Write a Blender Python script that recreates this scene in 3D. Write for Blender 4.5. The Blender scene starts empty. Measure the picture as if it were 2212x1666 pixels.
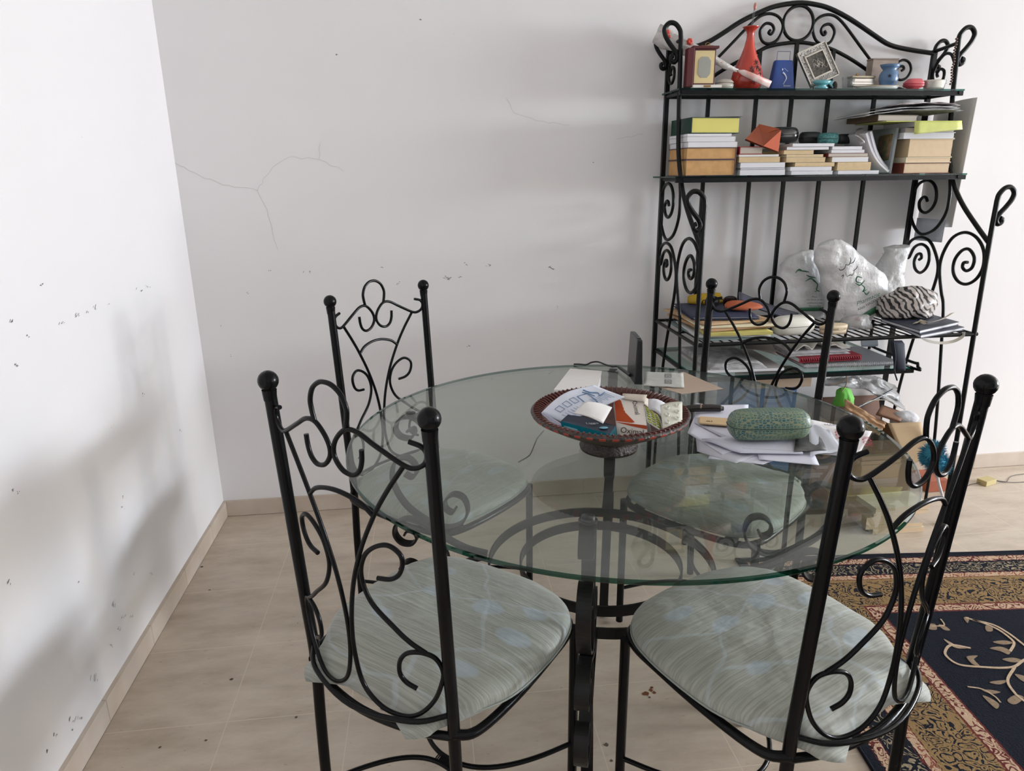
import bpy, math, random
from mathutils import Vector, Matrix, noise
C = bpy.context.scene.collection
random.seed(7)
pi = math.pi
# ------------------------------------------------------------------ camera
FPX = 1503.06
CY, CP, CR = -0.1202, 0.2935, -0.0108
CAM = Vector((0.8762, -2.7473, 1.345))
_f = Vector((-math.sin(CY)*math.cos(CP), math.cos(CY)*math.cos(CP), -math.sin(CP)))
_r0 = Vector((math.cos(CY), math.sin(CY), 0)); _u0 = _r0.cross(_f)
_r = math.cos(CR)*_r0 + math.sin(CR)*_u0
_u = -math.sin(CR)*_r0 + math.cos(CR)*_u0
cd = bpy.data.cameras.new('camera'); cam = bpy.data.objects.new('camera', cd); C.objects.link(cam)
cd.sensor_width = 36; cd.lens = FPX*36/2212; cd.clip_start = 0.02
cam.matrix_world = Matrix(((_r.x, _u.x, -_f.x, CAM.x), (_r.y, _u.y, -_f.y, CAM.y), (_r.z, _u.z, -_f.z, CAM.z), (0, 0, 0, 1)))
bpy.context.scene.camera = cam
def P(px, py, x=None, y=None, z=None):
    """point where the photographed spot lies on the plane x=, y= or z="""
    d = _f + _r*((px-1106)/FPX) - _u*((py-833)/FPX)
    if x is not None: t = (x-CAM.x)/d.x
    elif y is not None: t = (y-CAM.y)/d.y
    else: t = (z-CAM.z)/d.z
    return CAM + d*t
# ------------------------------------------------------------------ world, lamps, exposure
sc = bpy.context.scene
sc.view_settings.view_transform = 'Standard'; sc.view_settings.look = 'None'
sc.view_settings.gamma = 1; sc.view_settings.use_curve_mapping = False
sc.view_settings.exposure = -0.08
w = bpy.data.worlds.new('world'); sc.world = w; w.use_nodes = True
w.node_tree.nodes['Background'].inputs[0].default_value = (0.75, 0.85, 1, 1)
w.node_tree.nodes['Background'].inputs[1].default_value = 0.25
def area(name, loc, target, sx, sy, power, col):
    l = bpy.data.lights.new(name, 'AREA'); l.shape = 'RECTANGLE'; l.size = sx; l.size_y = sy
    l.energy = power; l.color = col
    o = bpy.data.objects.new(name, l); C.objects.link(o); o.location = loc
    o.rotation_euler = (Vector(target)-Vector(loc)).to_track_quat('-Z', 'Z').to_euler()
    return o
area('window_daylight', (9.0, -1.9, 1.68), (0, -0.9, 0.9), 0.62, 1.9, 440, (0.76, 0.865, 1.0))
area('window_ground_glow', (9.0, -1.9, 1.15), (1.2, -0.8, 2.9), 1.0, 0.7, 120, (1.0, 0.89, 0.77))
area('balcony_daylight', (1.6, -4.5, 1.7), (1.6, 0, 1.2), 2.2, 1.8, 7, (0.96, 0.97, 1.0))
# ------------------------------------------------------------------ materials
def node(nt, t, **k):
    n = nt.nodes.new(t)
    for a, b in k.items(): setattr(n, a, b)
    return n
def mat(name, col, rough=0.5, metal=0.0, spec=0.5, bump=0.0, bscale=40, var=0.0, vscale=8, var2=None, coat=0, sss=0, trans=0, alpha=1):
    m = bpy.data.materials.new(name); m.use_nodes = True; nt = m.node_tree
    b = nt.nodes['Principled BSDF']
    b.inputs['Base Color'].default_value = (*col, 1); b.inputs['Roughness'].default_value = rough
    b.inputs['Metallic'].default_value = metal; b.inputs['Specular IOR Level'].default_value = spec
    b.inputs['Coat Weight'].default_value = coat; b.inputs['Transmission Weight'].default_value = trans
    b.inputs['Alpha'].default_value = alpha
    tc = node(nt, 'ShaderNodeTexCoord')
    if var or var2:
        n = node(nt, 'ShaderNodeTexNoise'); n.inputs['Scale'].default_value = vscale; n.inputs['Detail'].default_value = 5
        nt.links.new(tc.outputs['Object'], n.inputs['Vector'])
        mx = node(nt, 'ShaderNodeMix', data_type='RGBA')
        c2 = var2 or tuple(max(0, c*(1-var)) for c in col)
        mx.inputs[6].default_value = (*col, 1); mx.inputs[7].default_value = (*c2, 1)
        rp = node(nt, 'ShaderNodeValToRGB'); rp.color_ramp.elements[0].position = .35; rp.color_ramp.elements[1].position = .7
        nt.links.new(n.outputs['Fac'], rp.inputs[0]); nt.links.new(rp.outputs[0], mx.inputs[0])
        nt.links.new(mx.outputs[2], b.inputs['Base Color'])
    if bump:
        n = node(nt, 'ShaderNodeTexNoise'); n.inputs['Scale'].default_value = bscale; n.inputs['Detail'].default_value = 6
        nt.links.new(tc.outputs['Object'], n.inputs['Vector'])
        bp = node(nt, 'ShaderNodeBump'); bp.inputs['Strength'].default_value = bump; bp.inputs['Distance'].default_value = 0.01
        nt.links.new(n.outputs['Fac'], bp.inputs['Height']); nt.links.new(bp.outputs[0], b.inputs['Normal'])
    return m
def s2l(r, g, b):
    f = lambda c: ((c/255+0.055)/1.055)**2.4 if c/255 > 0.04045 else c/255/12.92
    return (f(r), f(g), f(b))
_mc = {}
def cm(r, g, b, rough=0.6, **k):
    key = (r, g, b, rough, tuple(sorted(k.items())))
    if key not in _mc: _mc[key] = mat('paint_%d_%d_%d' % (r, g, b), s2l(r, g, b), rough, **k)
    return _mc[key]
def glassmat(name, tint, ior=1.5, rough=0.0, haze=0.0):
    m = bpy.data.materials.new(name); m.use_nodes = True; nt = m.node_tree; nt.nodes.clear()
    o = node(nt, 'ShaderNodeOutputMaterial'); t = node(nt, 'ShaderNodeBsdfTransparent'); t.inputs[0].default_value = (*tint, 1)
    g = node(nt, 'ShaderNodeBsdfGlossy'); g.inputs['Roughness'].default_value = rough
    f = node(nt, 'ShaderNodeFresnel'); ge = node(nt, 'ShaderNodeNewGeometry'); mi_ = node(nt, 'ShaderNodeMapRange')
    mi_.inputs[3].default_value = ior; mi_.inputs[4].default_value = 1/ior      # leaving the glass reflects as much as entering it
    nt.links.new(ge.outputs['Backfacing'], mi_.inputs[0]); nt.links.new(mi_.outputs[0], f.inputs[0])
    x = node(nt, 'ShaderNodeMixShader')
    nt.links.new(f.outputs[0], x.inputs[0]); nt.links.new(t.outputs[0], x.inputs[1]); nt.links.new(g.outputs[0], x.inputs[2])
    out = x
    if haze:
        d = node(nt, 'ShaderNodeBsdfDiffuse'); d.inputs[0].default_value = (.62, .64, .60, 1)
        tc = node(nt, 'ShaderNodeTexCoord'); n = node(nt, 'ShaderNodeTexNoise'); n.inputs['Scale'].default_value = 5; n.inputs['Detail'].default_value = 8; n.inputs['Roughness'].default_value = .7
        mp = node(nt, 'ShaderNodeMapping'); mp.inputs['Scale'].default_value = (1, 3, 1)
        nt.links.new(tc.outputs['Object'], mp.inputs[0]); nt.links.new(mp.outputs[0], n.inputs['Vector'])
        mr = node(nt, 'ShaderNodeMapRange'); mr.inputs[1].default_value = .35; mr.inputs[2].default_value = .8; mr.inputs[3].default_value = haze*.4; mr.inputs[4].default_value = haze*2
        nt.links.new(n.outputs['Fac'], mr.inputs[0])
        y = node(nt, 'ShaderNodeMixShader'); nt.links.new(mr.outputs[0], y.inputs[0]); nt.links.new(x.outputs[0], y.inputs[1]); nt.links.new(d.outputs[0], y.inputs[2])
        out = y
    nt.links.new(out.outputs[0], o.inputs[0])
    return m
IRON = mat('black_iron', (0.0035, 0.0035, 0.004), 0.2, 0.0, 0.17, bump=.05, bscale=90)
RIRON = mat('rack_iron', (0.006, 0.0065, 0.0065), 0.32, 0.0, 0.2, bump=.08, bscale=70)
TIRON = mat('table_iron', (0.009, 0.0085, 0.008), 0.4, 0.0, 0.22, bump=.1, bscale=60)
GLASS = glassmat('table_glass', (0.775, 0.81, 0.775), 1.5, 0.0, 0.04)
GEDGE = glassmat('glass_edge', (0.03, 0.16, 0.11), 1.5, 0.05)
SGLASS = glassmat('shelf_glass', (0.80, 0.90, 0.87), 1.5)
SEDGE = glassmat('shelf_glass_edge', (0.10, 0.38, 0.32), 1.5, 0.05)
CLEAR = glassmat('clear_plastic', (0.93, 0.94, 0.93), 1.45, 0.12)
PAPER = cm(226, 226, 232, .8, bump=.05)
# ------------------------------------------------------------------ mesh building
def catmull(pts, n=8, closed=False):
    pts = [Vector(p) for p in pts]; out = []; N = len(pts)
    rng = range(N) if closed else range(N-1)
    for i in rng:
        p1 = pts[i]; p2 = pts[(i+1) % N]
        p0 = pts[i-1] if (i > 0 or closed) else p1*2-p2
        p3 = pts[(i+2) % N] if (i+2 < N or closed) else p2*2-p1
        for k in range(n):
            t = k/n
            out.append(0.5*((2*p1)+(p2-p0)*t+(2*p0-5*p1+4*p2-p3)*t*t+(3*p1-p0-3*p2+p3)*t*t*t))
    if not closed: out.append(pts[-1])
    return out
class MB:
    def __init__(s): s.v = []; s.f = []; s.m = []; s.sm = []
    def add(s, vs, fs, mi=0, smooth=False, M=None):
        o = len(s.v)
        s.v += [tuple(M @ Vector(v)) if M else tuple(v) for v in vs]
        for f in fs:
            s.f.append(tuple(i+o for i in f)); s.m.append(mi); s.sm.append(smooth)
    def box(s, x0, x1, y0, y1, z0, z1, mi=0, M=None):
        s.add([(x0,y0,z0),(x1,y0,z0),(x1,y1,z0),(x0,y1,z0),(x0,y0,z1),(x1,y0,z1),(x1,y1,z1),(x0,y1,z1)],
              [(0,3,2,1),(4,5,6,7),(0,1,5,4),(1,2,6,5),(2,3,7,6),(3,0,4,7)], mi, False, M)
    def rbox(s, x0, x1, y0, y1, z0, z1, r=.004, mi=0, M=None, seg=3):
        # box with rounded vertical edges and chamfered rims
        pl = []
        for cx, cy, a0 in ((x1-r, y1-r, 0), (x0+r, y1-r, 90), (x0+r, y0+r, 180), (x1-r, y0+r, 270)):
            for k in range(seg+1):
                a = math.radians(a0+90*k/seg); pl.append((cx+r*math.cos(a), cy+r*math.sin(a)))
        n = len(pl); c = r*.5; cxm, cym = (x0+x1)/2, (y0+y1)/2
        def ins(d): return [(px-math.copysign(min(d, abs(px-cxm)), px-cxm), py-math.copysign(min(d, abs(py-cym)), py-cym)) for px, py in pl]
        rings = [(ins(c), z0), (pl, z0+c), (pl, z1-c), (ins(c), z1)]
        vs = [(a, b, z) for q, z in rings for a, b in q]
        fs = [tuple(range(n))[::-1], tuple(3*n+i for i in range(n))]
        for k in range(3):
            for i in range(n): fs.append((k*n+i, k*n+(i+1) % n, (k+1)*n+(i+1) % n, (k+1)*n+i))
        s.add(vs, fs, mi, False, M)
    def tube(s, pts, r, sides=8, closed=False, mi=0, n=8, smooth=True, curve=True, cap=True, taper=None, M=None):
        q = catmull(pts, n, closed) if curve and len(pts) > 2 else [Vector(p) for p in pts]
        # drop duplicates
        qq = [q[0]]
        for p in q[1:]:
            if (p-qq[-1]).length > 1e-5: qq.append(p)
        q = qq; N = len(q)
        T = []
        for i in range(N):
            a = q[i-1] if (i > 0 or closed) else q[i]; b = q[(i+1) % N] if (i < N-1 or closed) else q[i]
            T.append((b-a).normalized())
        up = Vector((0, 0, 1)) if abs(T[0].z) < .9 else Vector((1, 0, 0))
        nn = (up-T[0]*up.dot(T[0])).normalized(); vs = []
        for i in range(N):
            nn = (nn-T[i]*nn.dot(T[i])).normalized(); b = T[i].cross(nn)
            rr = r if taper is None else r*taper(i/(N-1))
            for k in range(sides):
                a = 2*pi*k/sides; vs.append(q[i]+nn*(rr*math.cos(a))+b*(rr*math.sin(a)))
        fs = []
        for i in range(N if closed else N-1):
            j = (i+1) % N
            for k in range(sides):
                l = (k+1) % sides; fs.append((i*sides+k, i*sides+l, j*sides+l, j*sides+k))
        s.add(vs, fs, mi, smooth, M)
        if cap and not closed:
            s.add(vs[:sides], [tuple(range(sides))[::-1]], mi, False, M); s.add(vs[-sides:], [tuple(range(sides))], mi, False, M)
    def bar(s, pts, wdir, w, t, mi=0, n=8, closed=False, curve=True, M=None):
        """flat bar swept along pts; w across along wdir, t thick in the plane of the curve"""
        q = catmull(pts, n, closed) if curve and len(pts) > 2 else [Vector(p) for p in pts]
        N = len(q); vs = []
        for i in range(N):
            a = q[i-1] if (i > 0 or closed) else q[i]; b = q[(i+1) % N] if (i < N-1 or closed) else q[i]
            T = (b-a).normalized(); wd = wdir(q[i]) if callable(wdir) else Vector(wdir)
            wd = (wd-T*wd.dot(T)).normalized(); nn = T.cross(wd)
            for aa, bb in ((-1, -1), (1, -1), (1, 1), (-1, 1)): vs.append(q[i]+wd*(aa*w/2)+nn*(bb*t/2))
        fs = []
        for i in range(N if closed else N-1):
            j = (i+1) % N
            for k in range(4): fs.append((i*4+k, i*4+(k+1) % 4, j*4+(k+1) % 4, j*4+k))
        if not closed: fs += [(3, 2, 1, 0), (N*4-4, N*4-3, N*4-2, N*4-1)]
        s.add(vs, fs, mi, False, M)
    def lathe(s, prof, seg=32, mi=0, M=None, smooth=True, mf=None, cap=True):
        vs = []; n = len(prof)
        for i in range(seg):
            a = 2*pi*i/seg
            for r, z in prof: vs.append((r*math.cos(a), r*math.sin(a), z))
        o = len(s.v); s.v += [tuple(M @ Vector(v)) if M else v for v in vs]
        for i in range(seg):
            j = (i+1) % seg
            for k in range(n-1):
                s.f.append((o+i*n+k, o+j*n+k, o+j*n+k+1, o+i*n+k+1)); s.m.append(mf(i, k) if mf else mi); s.sm.append(smooth)
        if cap:
            for k, rev in ((0, True), (n-1, False)):
                if prof[k][0] > 1e-5:
                    idx = [o+i*n+k for i in range(seg)]
                    s.f.append(tuple(idx[::-1] if rev else idx)); s.m.append(mi); s.sm.append(False)
    def ball(s, c, r, mi=0, sx=1, sy=1, sz=1, seg=16, M=None):
        vs = []; R = seg//2
        for i in range(R+1):
            a = pi*i/R
            for k in range(seg):
                b = 2*pi*k/seg; vs.append((c[0]+sx*r*math.sin(a)*math.cos(b), c[1]+sy*r*math.sin(a)*math.sin(b), c[2]+sz*r*math.cos(a)))
        fs = []
        for i in range(R):
            for k in range(seg):
                l = (k+1) % seg; fs.append((i*seg+k, (i+1)*seg+k, (i+1)*seg+l, i*seg+l))
        s.add(vs, fs, mi, True, M)
    def prism(s, poly, y0, y1, mi=0, M=None, mis=None):
        """poly in (x,z), extruded along y"""
        n = len(poly); vs = [(a, y0, b) for a, b in poly]+[(a, y1, b) for a, b in poly]
        s.add(vs, [tuple(range(n)), tuple(range(2*n-1, n-1, -1))], mi, False, M)
        s.add(vs, [(i, i+n, (i+1) % n+n, (i+1) % n) for i in range(n)], mi if mis is None else mis, False, M)
    def sheet(s, c, th=.0012, nu=10, nv=10, fn=None, mi=0, M=None, mi2=None):
        """sheet from four corners (bl, br, tr, tl), thin and solid; fn(u,v)->offset vector"""
        c = [Vector(k) for k in c]; n0 = (c[1]-c[0]).cross(c[3]-c[0]).normalized()
        top = []; bot = []
        for j in range(nv+1):
            for i in range(nu+1):
                u = i/nu; v = j/nv
                p = c[0]*(1-u)*(1-v)+c[1]*u*(1-v)+c[2]*u*v+c[3]*(1-u)*v
                if fn: p = p+Vector(fn(u, v))
                top.append(p); bot.append(p-n0*th)
        W = nu+1; N = len(top); ft = []; fb = []; fsd = []
        for j in range(nv):
            for i in range(nu):
                a = j*W+i; ft.append((a, a+1, a+W+1, a+W)); fb.append((N+a, N+a+W, N+a+W+1, N+a+1))
        for i in range(nu):
            fsd.append((i, N+i, N+i+1, i+1)); a = nv*W+i; fsd.append((a, a+1, N+a+1, N+a))
        for j in range(nv):
            a = j*W; fsd.append((a, a+W, N+a+W, N+a)); a = j*W+nu; fsd.append((a, N+a, N+a+W, a+W))
        o = len(s.v); s.v += [tuple(M @ p) if M else tuple(p) for p in top+bot]
        for fl, m_, sm in ((ft, mi, True), (fb, mi if mi2 is None else mi2, True), (fsd, mi, False)):
            for f in fl: s.f.append(tuple(k+o for k in f)); s.m.append(m_); s.sm.append(sm)
    def loft(s, rings, seg=28, mi=0, e=2.5, amp=0, fr=20, M=None, seed=0, smooth=True, mf=None):
        """rings: (z, xc, yc, hx, hy); super-ellipse sections, crumpled by noise"""
        vs = []; n = len(rings)
        for ri, (z, xc, yc, hx, hy) in enumerate(rings):
            for k in range(seg):
                a = 2*pi*k/seg; ca, sa = math.cos(a), math.sin(a)
                x = math.copysign(abs(ca)**(2/e), ca)*hx+xc; y = math.copysign(abs(sa)**(2/e), sa)*hy+yc
                v = Vector((x, y, z))
                if amp:
                    q = v*fr+Vector((seed*7.3, seed*3.1, 0))
                    nv_ = noise.noise_vector(q)+noise.noise_vector(q*2.3)*.5
                    sh = abs(noise.noise(q*.7))*1.4
                    damp = 0 if ri == 0 else 1
                    rdg = (.22-abs(noise.noise(q*.8+Vector((5, 1, 2)))))+.5*(.2-abs(noise.noise(q*1.9)))
                    v = v+Vector((nv_.x, nv_.y, nv_.z*.6*damp))*amp*(0.4+sh*.6)+Vector((ca, sa, 0))*(amp*2.0*rdg)
                vs.append(v)
        fs = []
        for i in range(n-1):
            for k in range(seg):
                l = (k+1) % seg; fs.append((i*seg+k, i*seg+l, (i+1)*seg+l, (i+1)*seg+k))
        fs += [tuple(range(seg))[::-1], tuple((n-1)*seg+k for k in range(seg))]
        o = len(s.v); s.v += [tuple(M @ v) if M else tuple(v) for v in vs]
        for i, f in enumerate(fs):
            s.f.append(tuple(k+o for k in f)); s.m.append(mf(i//seg, i % seg) if (mf and i < (n-1)*seg) else mi); s.sm.append(smooth)
    def build(s, name, mats, parent=None, loc=None):
        me = bpy.data.meshes.new(name); me.from_pydata(s.v, [], s.f)
        if not isinstance(mats, (list, tuple)): mats = [mats]
        for m in mats: me.materials.append(m)
        for p, mi, sm in zip(me.polygons, s.m, s.sm): p.material_index = min(mi, len(mats)-1); p.use_smooth = sm
        me.update()
        o = bpy.data.objects.new(name, me); C.objects.link(o)
        if parent: o.parent = parent
        if loc: o.location = loc
        return o
def tag(o, label=None, cat=None, group=None, kind=None):
    if label: o['label'] = label
    if cat: o['category'] = cat
    if group: o['group'] = group
    if kind: o['kind'] = kind
    return o
def thing(name, label, cat, loc=(0, 0, 0), rz=0, group=None):
    o = bpy.data.objects.new(name, None); C.objects.link(o); o.empty_display_size = .05
    o.location = loc; o.rotation_euler = (0, 0, rz)
    return tag(o, label, cat, group)
def struct(name, mb, mats):
    return tag(mb.build(name, mats), kind='structure')
def text(name, body, m, parent, p0, ex, ey, width, height=None, shear=0, depth=.0003, off=.0006):
    """lettering laid on a surface: p0 lower left corner, ex and ey its directions (parent space)"""
    cu = bpy.data.curves.new(name, 'FONT'); cu.body = body; cu.size = 1; cu.shear = shear; cu.extrude = 0.0
    t = bpy.data.objects.new(name, cu); C.objects.link(t)
    bpy.context.view_layer.update()
    me = bpy.data.meshes.new_from_object(t.evaluated_get(bpy.context.evaluated_depsgraph_get()))
    bpy.data.objects.remove(t); bpy.data.curves.remove(cu)
    xs = [v.co.x for v in me.vertices]; ys = [v.co.y for v in me.vertices]
    x0, x1, y0, y1 = min(xs), max(xs), min(ys), max(ys)
    sx = width/(x1-x0); sy = (height/(y1-y0)) if height else sx
    ex = Vector(ex).normalized(); ey = Vector(ey); ey = (ey-ex*ey.dot(ex)).normalized(); n = ex.cross(ey)
    p0 = Vector(p0)
    for v in me.vertices: v.co = p0+ex*((v.co.x-x0)*sx)+ey*((v.co.y-y0)*sy)+n*off
    me.materials.clear(); me.materials.append(m); me.name = name
    o = bpy.data.objects.new(name, me); C.objects.link(o); o.parent = parent
    return o
def spiral(cx, cy, r0, r1, a0, turns, n=14):
    """points of a scroll, from radius r0 at angle a0 (deg) winding to r1"""
    return [(cx+(r0+(r1-r0)*k/n)*math.cos(math.radians(a0)+turns*2*pi*k/n), cy+(r0+(r1-r0)*k/n)*math.sin(math.radians(a0)+turns*2*pi*k/n)) for k in range(n+1)]
# ================================================================== ROOM
RX, FY, CZ = 9.2, -4.7, 2.8
def plaster(name, seed):
    m = mat(name, s2l(232, 229, 224), .75, spec=.25); nt = m.node_tree; b = nt.nodes['Principled BSDF']
    tc = node(nt, 'ShaderNodeTexCoord')
    n1 = node(nt, 'ShaderNodeTexNoise'); n1.inputs['Scale'].default_value = 1.3; n1.inputs['Detail'].default_value = 4
    n2 = node(nt, 'ShaderNodeTexNoise'); n2.inputs['Scale'].default_value = 34; n2.inputs['Detail'].default_value = 3
    nt.links.new(tc.outputs['Object'], n1.inputs[0]); nt.links.new(tc.outputs['Object'], n2.inputs[0])
    m1 = node(nt, 'ShaderNodeMix', data_type='RGBA'); m1.inputs[6].default_value = (*s2l(232, 229, 228), 1); m1.inputs[7].default_value = (*s2l(225, 221, 220), 1)
    nt.links.new(n1.outputs['Fac'], m1.inputs[0])
    rp = node(nt, 'ShaderNodeValToRGB'); rp.color_ramp.elements[0].position = .76; rp.color_ramp.elements[1].position = .80
    nt.links.new(n2.outputs['Fac'], rp.inputs[0])
    m2 = node(nt, 'ShaderNodeMix', data_type='RGBA'); m2.inputs[7].default_value = (*s2l(196, 190, 182), 1)
    nt.links.new(m1.outputs[2], m2.inputs[6]); nt.links.new(rp.outputs[0], m2.inputs[0])
    nt.links.new(m2.outputs[2], b.inputs['Base Color'])
    n3 = node(nt, 'ShaderNodeTexNoise'); n3.inputs['Scale'].default_value = 3.2; n3.inputs['Detail'].default_value = 6
    nt.links.new(tc.outputs['Object'], n3.inputs[0])
    bp = node(nt, 'ShaderNodeBump'); bp.inputs['Strength'].default_value = .12; bp.inputs['Distance'].default_value = .02
    nt.links.new(n3.outputs['Fac'], bp.inputs['Height']); nt.links.new(bp.outputs[0], b.inputs['Normal'])
    return m
WALL = plaster('wall_plaster', 0); SCUFF = cm(128, 126, 124, .8); CRACK = cm(196, 192, 188, .8); CEIL = mat('ceiling_paint', s2l(238, 236, 230), .8)
def ribbon(mb, pts, wd, n, mi, M=None):
    for a, b in zip(pts, pts[1:]):
        a = Vector(a); b = Vector(b); t = (b-a).normalized(); s_ = t.cross(Vector(n))*wd/2
        mb.add([a-s_, b-s_, b+s_, a+s_], [(0, 1, 2, 3)], mi, False)
wb = MB(); wb.box(-.12, RX+.12, 0, .12, 0, CZ)
rr = random.Random(3)
def crack(pts, jit=.004):
    out = []
    for a, b in zip(pts, pts[1:]):
        n = max(3, int(math.dist(a, b)/.02))
        for k in range(n): out.append((a[0]+(b[0]-a[0])*k/n+rr.uniform(-jit, jit), -.0006, a[1]+(b[1]-a[1])*k/n+rr.uniform(-jit, jit)))
    out.append((pts[-1][0], -.0006, pts[-1][1])); return out
def wx(px, py): q = P(px, py, y=0); return (q.x, q.z)
for l in ([(372, 350), (400, 362), (430, 380), (480, 398), (557, 412)], [(557, 412), (570, 385), (590, 360), (625, 341), (690, 344), (742, 370)], [(557, 412), (575, 450), (585, 490), (600, 540)], [(690, 344), (692, 310)],
          [(1095, 215), (1110, 245), (1160, 260), (1230, 270)], [(1330, 300), (1390, 290)]):
    ribbon(wb, crack([wx(*q) for q in l]), .0011, (0, 1, 0), 2)
for px, py, L in ((826, 577, 8), (582, 586, 5), (1003, 570, 14), (1050, 572, 16), (972, 602, 22), (958, 598, 12), (990, 597, 10), (1195, 579, 24), (668, 587, 8), (655, 587, 4), (906, 44, 5), (534, 634, 4), (1008, 748, 10), (1282, 352, 4), (725, 115, 7), (1203, 663, 3), (476, 705, 3), (498, 768, 3), (305, 305, 4), (860, 612, 9)):
    for k in range(3):
        a = rr.uniform(-.7, .5); x, z = wx(px+rr.uniform(-L/2, L/2), py+rr.uniform(-3, 3)); l_ = L*.0008*rr.uniform(.4, 1.2)
        ribbon(wb, [(x, -.0006, z), (x+l_*math.cos(a), -.0006, z+l_*math.sin(a))], rr.uniform(.0012, .003), (0, 1, 0), 1)
struct('wall_back', wb, [WALL, SCUFF, CRACK])
wl = MB(); wl.box(-.12, 0, FY, 0, 0, CZ)
def wy(px, py): q = P(px, py, x=0); return (q.y, q.z)
for px, py, L, a in ((200, 667, 16, .5), (167, 683, 14, .5), (188, 675, 8, .5), (60, 728, 10, .3), (25, 695, 10, .5), (90, 615, 8, .1), (298, 628, 16, .3), (318, 620, 12, .3), (235, 659, 9, .3), (130, 700, 16, .3), (20, 1262, 12, .6), (155, 1558, 16, .7), (172, 1555, 10, .8), (248, 1310, 14, .9), (266, 1334, 9, .9), (283, 1333, 10, 1), (258, 1362, 10, 1), (288, 1240, 5, .9), (326, 1241, 8, 1), (240, 1397, 6, 1), (157, 1580, 6, 0), (120, 1590, 9, .8), (100, 1625, 10, .8), (205, 1470, 22, .9), (38, 1065, 6, .2), (25, 1062, 5, .8), (265, 1097, 8, -1), (391, 933, 8, .6), (310, 855, 6, 1), (32, 790, 8, .3), (265, 1075, 4, 1), (170, 1258, 4, .4)):
    for k in range(4):
        y, z = wy(px+rr.uniform(-L/2, L/2), py+rr.uniform(-3, 3)); l_ = L*.0007*rr.uniform(.3, 1.3); aa = a+rr.uniform(-.3, .3)
        ribbon(wl, [(.0006, y, z), (.0006, y+l_*math.cos(aa), z+l_*math.sin(aa))], rr.uniform(.001, .0026), (1, 0, 0), 1)
struct('wall_left', wl, [WALL, SCUFF, CRACK])
# right wall with the daylight window, front wall with the balcony opening (both outside the photo, they let the light in)
wr = MB()
for a in ((RX, RX+.12, FY, -2.6, 0, CZ), (RX, RX+.12, -1.1, 0, 0, CZ), (RX, RX+.12, -2.6, -1.1, 0, .75), (RX, RX+.12, -2.6, -1.1, 2.35, CZ)): wr.box(*a)
struct('wall_right', wr, [WALL])
wf = MB()
for a in ((-.12, .4, FY-.12, FY, 0, CZ), (4.6, RX+.12, FY-.12, FY, 0, CZ), (.4, 4.6, FY-.12, FY, 2.6, CZ), (.4, 4.6, FY-.12, FY, 0, .5)): wf.box(*a)
struct('wall_front', wf, [WALL])
ce = MB(); ce.box(-.12, RX+.12, FY-.12, .12, CZ, CZ+.1); struct('ceiling', ce, [CEIL])
# floor: limestone tiles 0.31 m
FL = mat('floor_limestone', s2l(190, 172, 152), .42, spec=.4); nt = FL.node_tree; b = nt.nodes['Principled BSDF']
tc = node(nt, 'ShaderNodeTexCoord'); mp = node(nt, 'ShaderNodeMapping')
mp.inputs['Scale'].default_value = (1, 2.6, 1); mp.inputs['Rotation'].default_value = (0, 0, .25)
nt.links.new(tc.outputs['Object'], mp.inputs[0])
na = node(nt, 'ShaderNodeTexNoise'); na.inputs['Scale'].default_value = 5; na.inputs['Detail'].default_value = 10; na.inputs['Roughness'].default_value = .65; nt.links.new(mp.outputs[0], na.inputs[0])
r1 = node(nt, 'ShaderNodeValToRGB'); e = r1.color_ramp.elements; e[0].position = .25; e[0].color = (*s2l(166, 150, 131), 1); e[1].position = .75; e[1].color = (*s2l(206, 192, 174), 1)
x = e.new(.5); x.color = (*s2l(190, 175, 157), 1)
nt.links.new(na.outputs['Fac'], r1.inputs[0])
nb = node(nt, 'ShaderNodeTexNoise'); nb.inputs['Scale'].default_value = 45; nb.inputs['Detail'].default_value = 4; nt.links.new(mp.outputs[0], nb.inputs[0])
r2 = node(nt, 'ShaderNodeValToRGB'); r2.color_ramp.elements[0].position = .66; r2.color_ramp.elements[1].position = .74; nt.links.new(nb.outputs['Fac'], r2.inputs[0])
mm = node(nt, 'ShaderNodeMix', data_type='RGBA'); mm.inputs[7].default_value = (*s2l(140, 118, 96), 1); nt.links.new(r1.outputs[0], mm.inputs[6])
ml = node(nt, 'ShaderNodeMath', operation='MULTIPLY'); ml.inputs[1].default_value = .45; nt.links.new(r2.outputs[0], ml.inputs[0]); nt.links.new(ml.outputs[0], mm.inputs[0])
# grout grid
sp = node(nt, 'ShaderNodeSeparateXYZ'); nt.links.new(tc.outputs['Object'], sp.inputs[0])
def gline(axis, off):
    a = node(nt, 'ShaderNodeMath', operation='ADD'); a.inputs[1].default_value = -off+31; nt.links.new(sp.outputs[axis], a.inputs[0])
    m_ = node(nt, 'ShaderNodeMath', operation='PINGPONG'); m_.inputs[1].default_value = .312/2; nt.links.new(a.outputs[0], m_.inputs[0])
    return m_
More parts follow.
